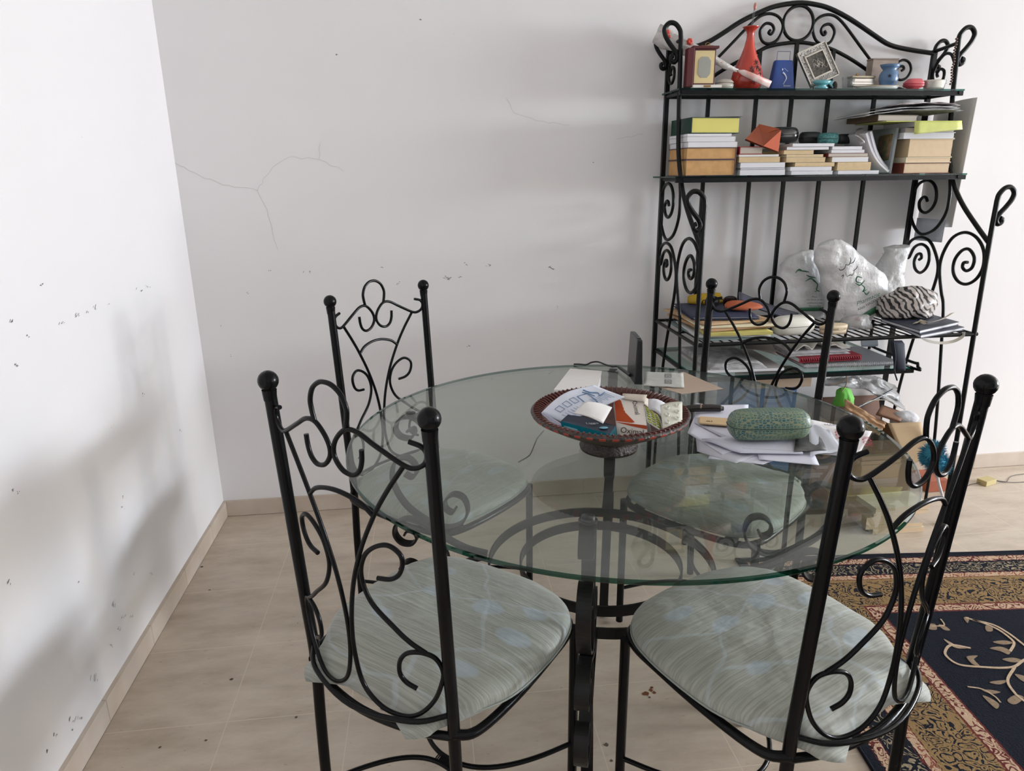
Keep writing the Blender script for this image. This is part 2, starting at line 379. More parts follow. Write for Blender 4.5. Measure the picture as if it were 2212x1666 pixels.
# pingpong is 0 on the joints
def joint(axis, off):
    g = gline(axis, off); c = node(nt, 'ShaderNodeMath', operation='LESS_THAN'); c.inputs[1].default_value = .0012; nt.links.new(g.outputs[0], c.inputs[0]); return c
JX = .313-(-31 % .312); JY = -.27-(-31 % .312)
j1 = joint(0, .313+31-.312*99+ .312*99-31+ (31 % .312)); j2 = joint(1, -.26+(31 % .312))
mxj = node(nt, 'ShaderNodeMath', operation='MAXIMUM'); nt.links.new(j1.outputs[0], mxj.inputs[0]); nt.links.new(j2.outputs[0], mxj.inputs[1])
m3 = node(nt, 'ShaderNodeMix', data_type='RGBA'); m3.inputs[7].default_value = (*s2l(206, 192, 172), 1); nt.links.new(mm.outputs[2], m3.inputs[6]); nt.links.new(mxj.outputs[0], m3.inputs[0])
nt.links.new(m3.outputs[2], b.inputs['Base Color'])
fb = MB(); fb.box(-.12, RX+.12, FY-.12, .12, -.1, 0)
STAIN = cm(112, 66, 36, .5); DARK = cm(92, 80, 68, .8)
def blotch(cx, cy, r, mi, seed, k=14, z=.0006, el=1.0):
    q = random.Random(seed); vs = [(cx, cy, z)]+[(cx+r*q.uniform(.6, 1.2)*math.cos(2*pi*i/k), cy+el*r*q.uniform(.6, 1.2)*math.sin(2*pi*i/k), z) for i in range(k)]
    fb.add(vs, [(0, 1+i, 1+(i+1) % k) for i in range(k)], mi)
for px, py, r in ((1395, 1499, .009), (1406, 1492, .006), (1413, 1497, .006), (1408, 1486, .005), (1499, 1510, .007), (1508, 1514, .007), (1494, 1505, .006)):
    q = P(px, py, z=0); blotch(q.x, q.y, r, 1, px)
for px, py, r in ((1590, 1587, .008), (1310, 1609, .006), (1321, 1644, .004), (1403, 1507, .004), (345, 1615, .004), (453, 1275, .004), (643, 1347, .002), (829, 1530, .009), (500, 1468, .006), (445, 1600, .004), (436, 1225, .006), (640, 1550, .004)):
    q = P(px, py, z=0); blotch(q.x, q.y, r, 2, px+1)
struct('floor', fb, [FL, STAIN, DARK])
# baseboards: pieces of the same stone
BB = mat('baseboard_stone', s2l(204, 190, 176), .5, var2=s2l(184, 168, 150), vscale=6, spec=.35); BJ = cm(214, 205, 192, .8); CAULK = cm(112, 98, 84, .9)
bb = MB()
def baseb(axis, a0, a1, step, off):
    k = a0
    cuts = [a0]+[c for c in [off+i*step for i in range(-30, 30)] if a0 < c < a1]+[a1]
    for c0, c1 in zip(cuts, cuts[1:]):
        if axis == 0: bb.box(c0+.001, c1-.001, -.012, 0, .002, .068); bb.box(c0-.001, c0+.001, -.0105, 0, .002, .066, 1)
        else: bb.box(0, .012, c0+.001, c1-.001, .002, .068); bb.box(0, .0105, c0-.001, c0+.001, .002, .066, 1)
baseb(0, .012, RX, .312, .27); bb.box(0, RX, -.0115, 0, 0, .002, 2)
struct('baseboard_back', bb, [BB, BJ, CAULK])
bb = MB(); baseb(1, FY, 0, .312, -.22); bb.box(0, .0115, FY, 0, 0, .002, 2)
struct('baseboard_left', bb, [BB, BJ, CAULK])
# window frame of the right wall
wn = MB()
for a in ((RX+.03, RX+.08, -2.6, -2.55, .75, 2.35), (RX+.03, RX+.08, -1.15, -1.1, .75, 2.35), (RX+.03, RX+.08, -2.6, -1.1, .75, .8), (RX+.03, RX+.08, -2.6, -1.1, 2.3, 2.35), (RX+.035, RX+.075, -1.87, -1.83, .8, 2.3)): wn.box(*a)
struct('window_1', wn, [cm(235, 235, 232, .4)])

# ================================================================== RUG
RUG = bpy.data.materials.new('rug_wool'); RUG.use_nodes = True; nt = RUG.node_tree; b = nt.nodes['Principled BSDF']
b.inputs['Roughness'].default_value = .95; b.inputs['Specular IOR Level'].default_value = .1
NAVY = s2l(26, 29, 38); GOLD = s2l(140, 114, 78); CREAM = s2l(186, 158, 132); RED = s2l(98, 46, 44)
tc = node(nt, 'ShaderNodeTexCoord'); sp = node(nt, 'ShaderNodeSeparateXYZ'); nt.links.new(tc.outputs['Object'], sp.inputs[0])
ng = node(nt, 'ShaderNodeMath', operation='MULTIPLY'); ng.inputs[1].default_value = -1; nt.links.new(sp.outputs[1], ng.inputs[0])
mn = node(nt, 'ShaderNodeMath', operation='MINIMUM'); nt.links.new(sp.outputs[0], mn.inputs[0]); nt.links.new(ng.outputs[0], mn.inputs[1])
nz = node(nt, 'ShaderNodeTexNoise'); nz.inputs['Scale'].default_value = 90; nt.links.new(tc.outputs['Object'], nz.inputs[0])
wob = node(nt, 'ShaderNodeMath', operation='MULTIPLY_ADD'); wob.inputs[1].default_value = .008; nt.links.new(nz.outputs['Fac'], wob.inputs[0]); nt.links.new(mn.outputs[0], wob.inputs[2])
def bands(rows, src):
    r = node(nt, 'ShaderNodeValToRGB'); r.color_ramp.interpolation = 'CONSTANT'; e = r.color_ramp.elements
    sc_ = node(nt, 'ShaderNodeMath', operation='MULTIPLY'); sc_.inputs[1].default_value = 2; nt.links.new(src, sc_.inputs[0]); nt.links.new(sc_.outputs[0], r.inputs[0])
    e[0].position = 0; e[0].color = (*rows[0][1], 1); e[1].position = rows[1][0]*2; e[1].color = (*rows[1][1], 1)
    for p_, c_ in rows[2:]: x = e.new(p_*2); x.color = (*c_, 1)
    return r
base = bands([(0, NAVY), (.028, RED), (.032, CREAM), (.062, RED), (.066, NAVY), (.135, CREAM), (.16, RED), (.164, GOLD), (.31, RED), (.315, CREAM), (.345, RED), (.351, NAVY)], wob.outputs[0])
BK = (.012, .014, .022)
moti = bands([(0, NAVY), (.034, RED), (.060, NAVY), (.072, s2l(146, 132, 108)), (.128, RED), (.137, s2l(136, 80, 64)), (.158, GOLD), (.172, BK), (.304, RED), (.318, RED), (.343, RED), (.352, NAVY)], wob.outputs[0])
# motif mask: scrolls from distorted cells
nd = node(nt, 'ShaderNodeTexNoise'); nd.inputs['Scale'].default_value = 14; nd.inputs['Detail'].default_value = 2; nt.links.new(tc.outputs['Object'], nd.inputs[0])
vs_ = node(nt, 'ShaderNodeVectorMath', operation='MULTIPLY_ADD'); vs_.inputs[1].default_value = (.09, .09, 0); nt.links.new(nd.outputs['Color'], vs_.inputs[0]); nt.links.new(tc.outputs['Object'], vs_.inputs[2])
vo = node(nt, 'ShaderNodeTexVoronoi', feature='F1'); vo.inputs['Scale'].default_value = 34; vo.inputs['Randomness'].default_value = .8; nt.links.new(vs_.outputs[0], vo.inputs['Vector'])
wv = node(nt, 'ShaderNodeMath', operation='SINE'); sm_ = node(nt, 'ShaderNodeMath', operation='MULTIPLY'); sm_.inputs[1].default_value = 21; nt.links.new(vo.outputs['Distance'], sm_.inputs[0]); nt.links.new(sm_.outputs[0], wv.inputs[0])
n4 = node(nt, 'ShaderNodeTexNoise'); n4.inputs['Scale'].default_value = 120; n4.inputs['Detail'].default_value = 3; nt.links.new(tc.outputs['Object'], n4.inputs[0])
sb = node(nt, 'ShaderNodeMath', operation='MULTIPLY_ADD'); sb.inputs[1].default_value = 3.6; nt.links.new(n4.outputs['Fac'], sb.inputs[0]); nt.links.new(wv.outputs[0], sb.inputs[2])
gt = node(nt, 'ShaderNodeMath', operation='GREATER_THAN'); gt.inputs[1].default_value = 2.25; nt.links.new(sb.outputs[0], gt.inputs[0])
lt = node(nt, 'ShaderNodeMath', operation='LESS_THAN'); lt.inputs[1].default_value = .345; nt.links.new(wob.outputs[0], lt.inputs[0])
mk = node(nt, 'ShaderNodeMath', operation='MULTIPLY'); nt.links.new(gt.outputs[0], mk.inputs[0]); nt.links.new(lt.outputs[0], mk.inputs[1])
mx = node(nt, 'ShaderNodeMix', data_type='RGBA'); nt.links.new(mk.outputs[0], mx.inputs[0]); nt.links.new(base.outputs[0], mx.inputs[6]); nt.links.new(moti.outputs[0], mx.inputs[7])
n5 = node(nt, 'ShaderNodeTexNoise'); n5.inputs['Scale'].default_value = 260; nt.links.new(tc.outputs['Object'], n5.inputs[0])
hv = node(nt, 'ShaderNodeHueSaturation'); mr = node(nt, 'ShaderNodeMapRange'); mr.inputs[3].default_value = .7; mr.inputs[4].default_value = 1.35; nt.links.new(n5.outputs['Fac'], mr.inputs[0]); nt.links.new(mr.outputs[0], hv.inputs['Value'])
nt.links.new(mx.outputs[2], hv.inputs['Color']); nt.links.new(hv.outputs[0], b.inputs['Base Color'])
bp = node(nt, 'ShaderNodeBump'); bp.inputs['Strength'].default_value = .6; bp.inputs['Distance'].default_value = .004; nt.links.new(n5.outputs['Fac'], bp.inputs['Height']); nt.links.new(bp.outputs[0], b.inputs['Normal'])
VINE = mat('rug_vine_wool', s2l(196, 172, 146), .95, spec=.1, var=.25, vscale=120)
SELV = mat('rug_edge_cord', (.012, .014, .02), .95, spec=.1)
RA = math.radians(-5.2); RC = Vector((1.945, -.628, 0))
rg = MB(); RW, RL = 2.9, 3.4
nx, ny = 60, 70
vsg = []
for j in range(ny+1):
    for i in range(nx+1):
        x = RW*(i/nx)**1.3; y = -RL*(j/ny)**1.3; z = .0060+.0006*noise.noise(Vector((x*5, y*5, 0)))
        vsg.append((x, y, z))
rg.add(vsg, [(j*(nx+1)+i, (j+1)*(nx+1)+i, (j+1)*(nx+1)+i+1, j*(nx+1)+i+1) for j in range(ny) for i in range(nx)], 0, True)
rg.box(0, RW, -RL, 0, .0008, .0050, 0)
edge = [(RW, 0, .0042)]+[(x*RW/20, .0015*math.sin(x*5), .0042) for x in range(19, 0, -1)]+[(.01, -.002, .0042), (0, -.015, .0042)]+[(.0015*math.sin(y*4), -y*RL/20, .0042) for y in range(1, 21)]
rg.tube(edge, .0042, 8, mi=2, n=3)
Ri = Matrix.Rotation(-RA, 4, 'Z') @ Matrix.Translation(-RC)
def rugp(cx, cy):
    q = P(1740+cx*.33981, 1100+cy*.33981, z=.007); q = Ri @ q; return Vector((q.x, q.y, .0072))
def vine(l, w=.0035):
    q = catmull([rugp(*a) for a in l], 6)
    rg.bar(q, (0, 0, 1), .0016, w*2, 1, curve=False)
def leaf(l):
    pl = [rugp(*a) for a in l]; q = catmull(pl, 4, True); n = len(q); cen = sum(q, Vector())/n
    rg.add([cen+Vector((0, 0, .0008))]+q, [(0, 1+i, 1+(i+1) % n) for i in range(n)], 1, True)
    rg.add([cen+Vector((0, 0, .0008))]+q, [(0, 1+(i+1) % n, 1+i) for i in range(n)], 1, True)
vine([(1015, 690), (1130, 725), (1230, 770), (1310, 830), (1325, 860), (1300, 905)])
vine([(1060, 705), (1190, 735), (1290, 790), (1389, 865), (1480, 940)])
vine([(1050, 885), (930, 865), (890, 900), (900, 940), (980, 990), (1130, 1005), (1250, 1010), (1330, 1000), (1389, 960), (1470, 930)])
vine([(1330, 1005), (1285, 1090), (1330, 1170), (1389, 1220), (1470, 1270)])
vine([(1030, 1130), (1120, 1145), (1200, 1190), (1240, 1230)], .002)
vine([(860, 700), (880, 740), (800, 745)], .002)
for l in ([(1190, 845), (1260, 835), (1325, 850), (1260, 862)], [(1170, 885), (1240, 875), (1300, 900), (1290, 925), (1240, 905)], [(1250, 955), (1320, 945), (1385, 965), (1320, 975)],
          [(1145, 740), (1180, 740), (1190, 775), (1150, 775)], [(880, 825), (930, 855), (980, 880), (1045, 885), (960, 885), (900, 850)], [(1030, 935), (1095, 932), (1070, 955), (1110, 1000), (1060, 985), (1028, 950)],
          [(1120, 1150), (1180, 1150), (1240, 1165), (1180, 1175)], [(1125, 1185), (1180, 1205), (1230, 1240), (1215, 1270), (1170, 1235)], [(1170, 1100), (1230, 1090), (1290, 1090), (1240, 1115), (1190, 1110)],
          [(1285, 1210), (1340, 1180), (1389, 1200), (1340, 1240), (1300, 1235)], [(760, 735), (820, 730), (835, 765), (790, 765)], [(845, 735), (880, 740), (920, 770), (880, 768)], [(1005, 690), (1040, 690), (1030, 725)],
          [(1330, 1050), (1400, 1065), (1450, 1100), (1390, 1100)], [(1420, 1010), (1480, 1000), (1500, 1060), (1450, 1050)], [(1440, 780), (1500, 790), (1480, 830)], [(1420, 1150), (1500, 1140), (1490, 1190)]): leaf(l)
rq = random.Random(5)
for k in range(26):  # the rest of the field, beyond the frame
    x0 = rq.uniform(.5, 2.7); y0 = -rq.uniform(1.05, 3.2); a = rq.uniform(0, 6.28); l = rq.uniform(.03, .07)
    c_ = [Vector((x0+l*math.cos(a+t)*s_, y0+l*math.sin(a+t)*s_, .0134)) for t, s_ in ((0, 1), (1.2, .35), (pi, .8), (-1.2, .35))]
    rg.add(c_, [(0, 1, 2, 3)], 1)
ro = rg.build('rug', [RUG, VINE, SELV]); ro.location = RC; ro.rotation_euler = (0, 0, RA)
tag(ro, 'navy and gold patterned wool rug with cream vines at the lower right', 'rug')

# ================================================================== TABLE
TC = Vector((1.315, -1.221, 0)); TR = .638; TZ = .75; BC = Vector((1.30, -1.15, 0))
table = thing('dining_table', 'round glass-topped dining table on a black wrought-iron scroll base', 'table', (BC.x, BC.y, 0))
t = MB(); N = 160; o = TC-BC
def ring(r, z): return [(o.x+r*math.cos(2*pi*i/N), o.y+r*math.sin(2*pi*i/N), z) for i in range(N)]
th = .010
lv = [ring(TR-.013, TZ), ring(TR-.003, TZ-.0015), ring(TR, TZ-.004), ring(TR, TZ-th+.001), ring(TR-.001, TZ-th)]
t.add(lv[0], [tuple(range(N))], 0); t.add(lv[4], [tuple(range(N))[::-1]], 0)
for a, b_, mi in ((0, 1, 0), (1, 2, 1), (2, 3, 1), (3, 4, 1)):
    t.add(lv[a]+lv[b_], [(i, i+N, (i+1) % N+N, (i+1) % N) for i in range(N)], mi, True)
t.build('glass_top', [GLASS, GEDGE], table)
# smears of dust and a long scratch on the glass are in its material; the base:
for nm, z0, R_ in (('hoop', .352, .296), ('hoop', .352, .212)):
    h = MB(); h.bar([(R_*math.cos(2*pi*i/48), R_*math.sin(2*pi*i/48), z0) for i in range(48)], (0, 0, 1), .028, .005, closed=True, n=2); h.build(nm, TIRON, table)
D0 = math.atan2(-.477, -.151)
def legpart(name, pts, ang, w=.028, t_=.006):
    # pts in (r, z); bar width across the radial plane
    ca, sa = math.cos(ang), math.sin(ang); h = MB()
    h.bar([(r*ca, r*sa, z) for r, z in pts], (-sa, ca, 0), w, t_, n=5)
    return h
for k in range(4):
    a = D0+k*pi/2
    # upper hook that turns down into the upright bar
    hook = [(.516, .700), (.500, .706), (.497, .692), (.512, .678), (.538, .684), (.549, .705), (.535, .732), (.505, .739), (.478, .722), (.462, .69), (.456, .64), (.455, .56), (.456, .48), (.457, .43), (.455, .395), (.440, .36)]
    leg = legpart('leg', hook, a).build('leg', TIRON, table)
    big = [(.497, .602), (.512, .588), (.53, .592), (.535, .612), (.515, .634), (.49, .638), (.468, .628), (.49, .640)]
    swp = [(.530, .575), (.510, .566), (.497, .580), (.500, .604), (.522, .622), (.553, .612), (.567, .575), (.560, .53), (.53, .48), (.485, .445), (.445, .425), (.405, .425), (.372, .445), (.358, .48), (.368, .515), (.395, .525), (.418, .508), (.420, .482), (.403, .470), (.392, .482)]
    legpart('scroll', swp, a).build('scroll', TIRON, leg)
    low = [(.535, .398), (.545, .388), (.56, .398), (.556, .42), (.53, .43), (.505, .412), (.503, .385), (.52, .362), (.545, .358), (.575, .372), (.585, .40), (.575, .43), (.545, .452), (.51, .452), (.47, .435), (.42, .40), (.36, .365), (.308, .352)]
    low = [(.540, .392), (.532, .405), (.512, .402), (.505, .383), (.522, .364), (.552, .366), (.57, .392), (.562, .425), (.53, .44), (.49, .43), (.44, .40), (.37, .365), (.308, .352)]
    legpart('scroll', low, a).build('scroll', TIRON, leg)
    low2 = [(.530, .262), (.515, .262), (.505, .276), (.512, .298), (.535, .306), (.556, .292), (.562, .262), (.545, .225), (.505, .21), (.46, .225), (.42, .27), (.37, .32), (.310, .343)]
    legpart('scroll', low2, a).build('scroll', TIRON, leg)
    foot = [(.452, .392), (.445, .345), (.425, .28), (.395, .20), (.365, .12), (.345, .03), (.338, -.025), (.345, -.046), (.365, -.0530), (.385, -.046), (.382, -.034)]
    legpart('foot', foot, a).build('foot', TIRON, leg)
    d = MB(); M_ = Matrix.Translation((.505*math.cos(a), .505*math.sin(a), 0))
    d.lathe([(.0, .739), (.016, .739), (.018, .7435)], 24, M=M_); d.lathe([(.013, .7400), (.013, .7512), (.0, .752)], 20, 0, M=M_)
    d.build('suction_pad', [cm(40, 44, 42, .3)], leg)

# ================================================================== CHAIRS
HK, BL, WP, WF, CF, FX, FD, ZS = 1.009, .0315, .183, .174, .010, .203, .379, .4235
def yb(u, z):
    lean = -BL*(z-ZS)/(HK-ZS)
    B = .03+.04*(1.0-z)
    return lean-B*max(0, 1-(u/.18)**2)
def bp3(u, z): return (u, yb(u, z), z)
FAB = bpy.data.materials.new('cushion_fabric'); FAB.use_nodes = True; nt = FAB.node_tree; b = nt.nodes['Principled BSDF']
b.inputs['Roughness'].default_value = .62; b.inputs['Specular IOR Level'].default_value = .35; b.inputs['Sheen Weight'].default_value = .25
tc = node(nt, 'ShaderNodeTexCoord')
m1 = node(nt, 'ShaderNodeMapping'); m1.inputs['Scale'].default_value = (2.6, 130, 10); m1.inputs['Rotation'].default_value = (0, 0, .12); nt.links.new(tc.outputs['Object'], m1.inputs[0])
n1 = node(nt, 'ShaderNodeTexNoise'); n1.inputs['Scale'].default_value = 2.5; n1.inputs['Detail'].default_value = 6; nt.links.new(m1.outputs[0], n1.inputs[0])
r1 = node(nt, 'ShaderNodeValToRGB'); e = r1.color_ramp.elements; e[0].position = .35; e[0].color = (*s2l(142, 143, 132), 1); e[1].position = .68; e[1].color = (*s2l(172, 173, 163), 1); nt.links.new(n1.outputs['Fac'], r1.inputs[0])
# leaf patches
nd = node(nt, 'ShaderNodeTexNoise'); nd.inputs['Scale'].default_value = 9; nt.links.new(tc.outputs['Object'], nd.inputs[0])
va = node(nt, 'ShaderNodeVectorMath', operation='MULTIPLY_ADD'); va.inputs[1].default_value = (.06, .06, 0); nt.links.new(nd.outputs['Color'], va.inputs[0]); nt.links.new(tc.outputs['Object'], va.inputs[2])
mv = node(nt, 'ShaderNodeMapping'); mv.inputs['Scale'].default_value = (1, 1.7, 1); mv.inputs['Rotation'].default_value = (0, 0, .7); nt.links.new(va.outputs[0], mv.inputs[0])
vo = node(nt, 'ShaderNodeTexVoronoi'); vo.inputs['Scale'].default_value = 5.5; nt.links.new(mv.outputs[0], vo.inputs['Vector'])
rl = node(nt, 'ShaderNodeValToRGB'); rl.color_ramp.elements[0].position = .20; rl.color_ramp.elements[0].color = (1, 1, 1, 1); rl.color_ramp.elements[1].position = .24; rl.color_ramp.elements[1].color = (0, 0, 0, 1); nt.links.new(vo.outputs['Distance'], rl.inputs[0])
ml = node(nt, 'ShaderNodeMath', operation='MULTIPLY'); ml.inputs[1].default_value = .45; nt.links.new(rl.outputs[0], ml.inputs[0])
x1 = node(nt, 'ShaderNodeMix', data_type='RGBA'); x1.inputs[7].default_value = (*s2l(170, 184, 198), 1); nt.links.new(ml.outputs[0], x1.inputs[0]); nt.links.new(r1.outputs[0], x1.inputs[6])
v2 = node(nt, 'ShaderNodeTexVoronoi', feature='DISTANCE_TO_EDGE'); v2.inputs['Scale'].default_value = 3.6; nt.links.new(mv.outputs[0], v2.inputs['Vector'])
r3 = node(nt, 'ShaderNodeValToRGB'); r3.color_ramp.elements[0].position = .010; r3.color_ramp.elements[0].color = (1, 1, 1, 1); r3.color_ramp.elements[1].position = .022; r3.color_ramp.elements[1].color = (0, 0, 0, 1); nt.links.new(v2.outputs['Distance'], r3.inputs[0])
m4 = node(nt, 'ShaderNodeMath', operation='MULTIPLY'); m4.inputs[1].default_value = .28; nt.links.new(r3.outputs[0], m4.inputs[0])
x2 = node(nt, 'ShaderNodeMix', data_type='RGBA'); x2.inputs[7].default_value = (*s2l(188, 200, 212), 1); nt.links.new(m4.outputs[0], x2.inputs[0]); nt.links.new(x1.outputs[2], x2.inputs[6])
nt.links.new(x2.outputs[2], b.inputs['Base Color'])
nw = node(nt, 'ShaderNodeTexNoise'); nw.inputs['Scale'].default_value = 7; nw.inputs['Detail'].default_value = 4; nt.links.new(tc.outputs['Object'], nw.inputs[0])
bp = node(nt, 'ShaderNodeBump'); bp.inputs['Strength'].default_value = .5; bp.inputs['Distance'].default_value = .03; nt.links.new(nw.outputs['Fac'], bp.inputs['Height'])
bp2 = node(nt, 'ShaderNodeBump'); bp2.inputs['Strength'].default_value = .25; bp2.inputs['Distance'].default_value = .002; nt.links.new(n1.outputs['Fac'], bp2.inputs['Height']); nt.links.new(bp.outputs[0], bp2.inputs['Normal']); nt.links.new(bp2.outputs[0], b.inputs['Normal'])
PIPE = cm(150, 154, 146, .7)
def sym(l): return [(-a, b_) for a, b_ in l]
def make_chair():
    ch = thing('dining_chair', '', 'chair')
    for s_ in (-1, 1):
        m = MB(); m.tube([(s_*WF, -CF, .002), (s_*WP*.985, -.002, .25), (s_*.178, 0, ZS), (s_*.1795, -BL*.25, ZS+.15), (s_*WP, -BL, HK-.012)], .0112, 14, n=6)
        leg = m.build('rear_post', IRON, ch)
        kb = MB(); kb.ball((s_*WP, -BL, HK), .0182, seg=20); kb.lathe([(.0112, -.035), (.0125, -.022), (.013, -.016)], 16, M=Matrix.Translation((s_*WP, -BL, HK)), cap=False); kb.build('ball_finial', IRON, leg)
        m = MB(); m.tube([(s_*FX, FD, .002), (s_*FX, FD, ZS-.006)], .0108, 14, curve=False); m.build('front_leg', IRON, ch)
    r = .0042
    back = MB()
    def w(l, rr_=r): back.tube([bp3(u, z) for u, z in l], rr_, 8, n=6)
    arch = [(-.036, .973), (-.040, .99), (-.041, 1.008), (-.032, 1.028), (-.016, 1.040), (0, 1.043), (.016, 1.040), (.032, 1.028), (.041, 1.008), (.040, .99), (.036, .973)]
    top = [(.064, .943), (.062, .922), (.055, .905), (.040, .896), (.020, .901), (.006, .918), (.005, .936), (.016, .956), (.036, .972), (.060, .971), (.091, .954), (.137, .929), (.156, .927), (.170, .936), (.174, .951), (.167, .963), (.148, .969)]
    V = [(.137, .929), (.103, .879), (.074, .829), (.042, .761), (.018, .687), (.0055, .61), (.006, .545), (.021, .487), (.057, .455), (.097, .447), (.127, .459), (.152, .49), (.166, .527), (.170, .555), (.160, .580), (.138, .588), (.114, .582), (.100, .563), (.098, .538), (.108, .522), (.126, .512)]
    S = [(.146, .588), (.120, .606), (.095, .629), (.056, .666), (.039, .71), (.047, .749), (.068, .773), (.095, .784), (.115, .774), (.120, .757), (.113, .735), (.097, .722), (.072, .718)]
    w(arch)
    for f in (lambda l: l, sym): w(f(top)); w(f(V)); w(f(S))
    w([(-.075, .832), (-.055, .848), (-.028, .857), (0, .860), (.028, .857), (.055, .848), (.075, .832)])
    back.build('backrest', IRON, ch)
    rail = MB(); rail.tube([(-.178, 0, .462), (-.12, -.045, .452), (0, -.070, .446), (.12, -.045, .452), (.178, 0, .462)], .0048, 8, n=6); rail.build('back_rail', IRON, ch)
    fr = MB(); zf = ZS-.006
    fr.tube([(-.178, -.006, zf+.006), (-.205, .03, zf), (-.214, .13, zf), (-.210, .26, zf), (-.198, .36, zf), (-.15, .405, zf), (0, .418, zf), (.15, .405, zf), (.198, .36, zf), (.210, .26, zf), (.214, .13, zf), (.205, .03, zf), (.178, -.006, zf+.006)], .0092, 10, n=6)
    fr.tube([(-.178, -.004, zf), (-.11, -.03, zf), (0, -.045, zf), (.11, -.03, zf), (.178, -.004, zf)], .0080, 10, n=6)
    for x_ in (-.14, .14): fr.box(x_-.012, x_+.012, .37, .405, zf-.004, zf+.010)
    fr.build('seat_frame', IRON, ch)
    # cushion
    ol = catmull([(-.150, -.012, 0), (-.162, .012, 0), (-.196, .055, 0), (-.221, .11, 0), (-.229, .18, 0), (-.226, .28, 0), (-.205, .355, 0), (-.15, .405, 0), (-.05, .425, 0), (.05, .425, 0), (.15, .405, 0), (.205, .355, 0), (.226, .28, 0), (.229, .18, 0), (.221, .11, 0), (.196, .055, 0), (.162, .012, 0), (.150, -.012, 0), (.08, -.019, 0), (0, -.023, 0), (-.08, -.019, 0)], 5, True)
    n = len(ol); cen = Vector((0, .18, 0)); cu = MB(); vs = []; lv = []
    zb = ZS+.004
    for s_, z in ((.0, 0), (.5, 0), (.9, 0), (.975, .004), (1.0, .012), (1.004, .020), (1.0, .027), (.985, .034), (.95, .040), (.88, .046), (.78, .050), (.65, .053), (.5, .054), (.35, .055), (.2, .055), (.0, .055)):
        row = []
        for q in ol:
            p = cen+(q-cen)*s_; zz = z
            fl_ = max(0, min(1, (.021-z)/.008))*s_          # the lower edge hangs out behind at the two rear corners
            if p.y < .06: p = Vector((p.x, p.y-fl_*.038*max(0, 1-abs(abs(p.x)-.128)/.075)-fl_*.016*(.06-p.y)/.1, 0))
            if p.y < -.03: zz -= .010*min(1, (-.03-p.y)/.04)*(1 if z > .006 else 0)*.6
            if z > .02: zz += .004*noise.noise(p*11)+.0022*noise.noise(p*31+Vector((3, 1, 2)))
            row.append((p.x, p.y, zb+zz))
        lv.append(row)
    for row in lv: vs += row
    fs = [(i*n+k, i*n+(k+1) % n, (i+1)*n+(k+1) % n, (i+1)*n+k) for i in range(len(lv)-1) for k in range(n)]
    cu.add(vs, fs, 0, True)
    cushion = cu.build('seat_cushion', [FAB], ch)
    pp = MB(); pp.tube([(q.x*1.006, cen.y+(q.y-cen.y)*1.006, zb+.013) for q in ol[::2]], .0022, 6, closed=True, n=2)
    pp.build('piping', PIPE, cushion)
    zst = .115
    for y0, y1, x0 in ((-.006, .165, .176), (.372, .185, FX)):
        m = MB(); pts = []
        for k in range(13):
            u = -1+2*k/12; pts.append((u*x0, y0+(y1-y0)*(1-abs(u)**2.2), zst))
        m.tube(pts, .0055, 8, n=3); m.build('stretcher', IRON, ch)
    m = MB(); m.tube([(-.022+.044*k/60, .175+.014*math.cos(k*1.05), zst+.0075*math.sin(k*1.05)) for k in range(61)], .0016, 5, curve=False); m.ball((0, .175, zst), .007, sx=2.6, sy=1.6, seg=12); m.build('wire_binding', IRON, ch)
    return ch
def copytree(o, parent=None):
    c = o.copy(); C.objects.link(c); c.parent = parent
    for k in list(o.children): copytree(k, c)
    return c
proto = make_chair()
for i, (x, y, a, lb) in enumerate(((.754, -1.646, -.722, 'black wrought-iron chair in the left foreground, its cushion beside the table rim'), (1.596, -1.810, .433, 'black wrought-iron chair in the right foreground, nearest the patterned rug'),
                         (.7555, -.644, -2.368, 'black wrought-iron chair on the far left of the table, before the bare back wall'), (1.846, -.843, 2.269, 'black wrought-iron chair on the far side of the table, before the shelf rack'))):
    c = proto if i == 0 else copytree(proto)
    c.location = (x, y, .0068 if i == 3 else 0); c.rotation_euler = (0, 0, a); tag(c, lb, 'chair', 'wrought-iron chairs around the table')
# ================================================================== helpers for placing things
def wpart(mb, name, mats, root, parent=None):
    o = mb.build(name, mats, parent or root)
    if parent is None: o.location = -Vector(root.location)
    return o
def X(px, py, y): return P(px, py, y=y).x
def Z(px, py, y): return P(px, py, y=y).z
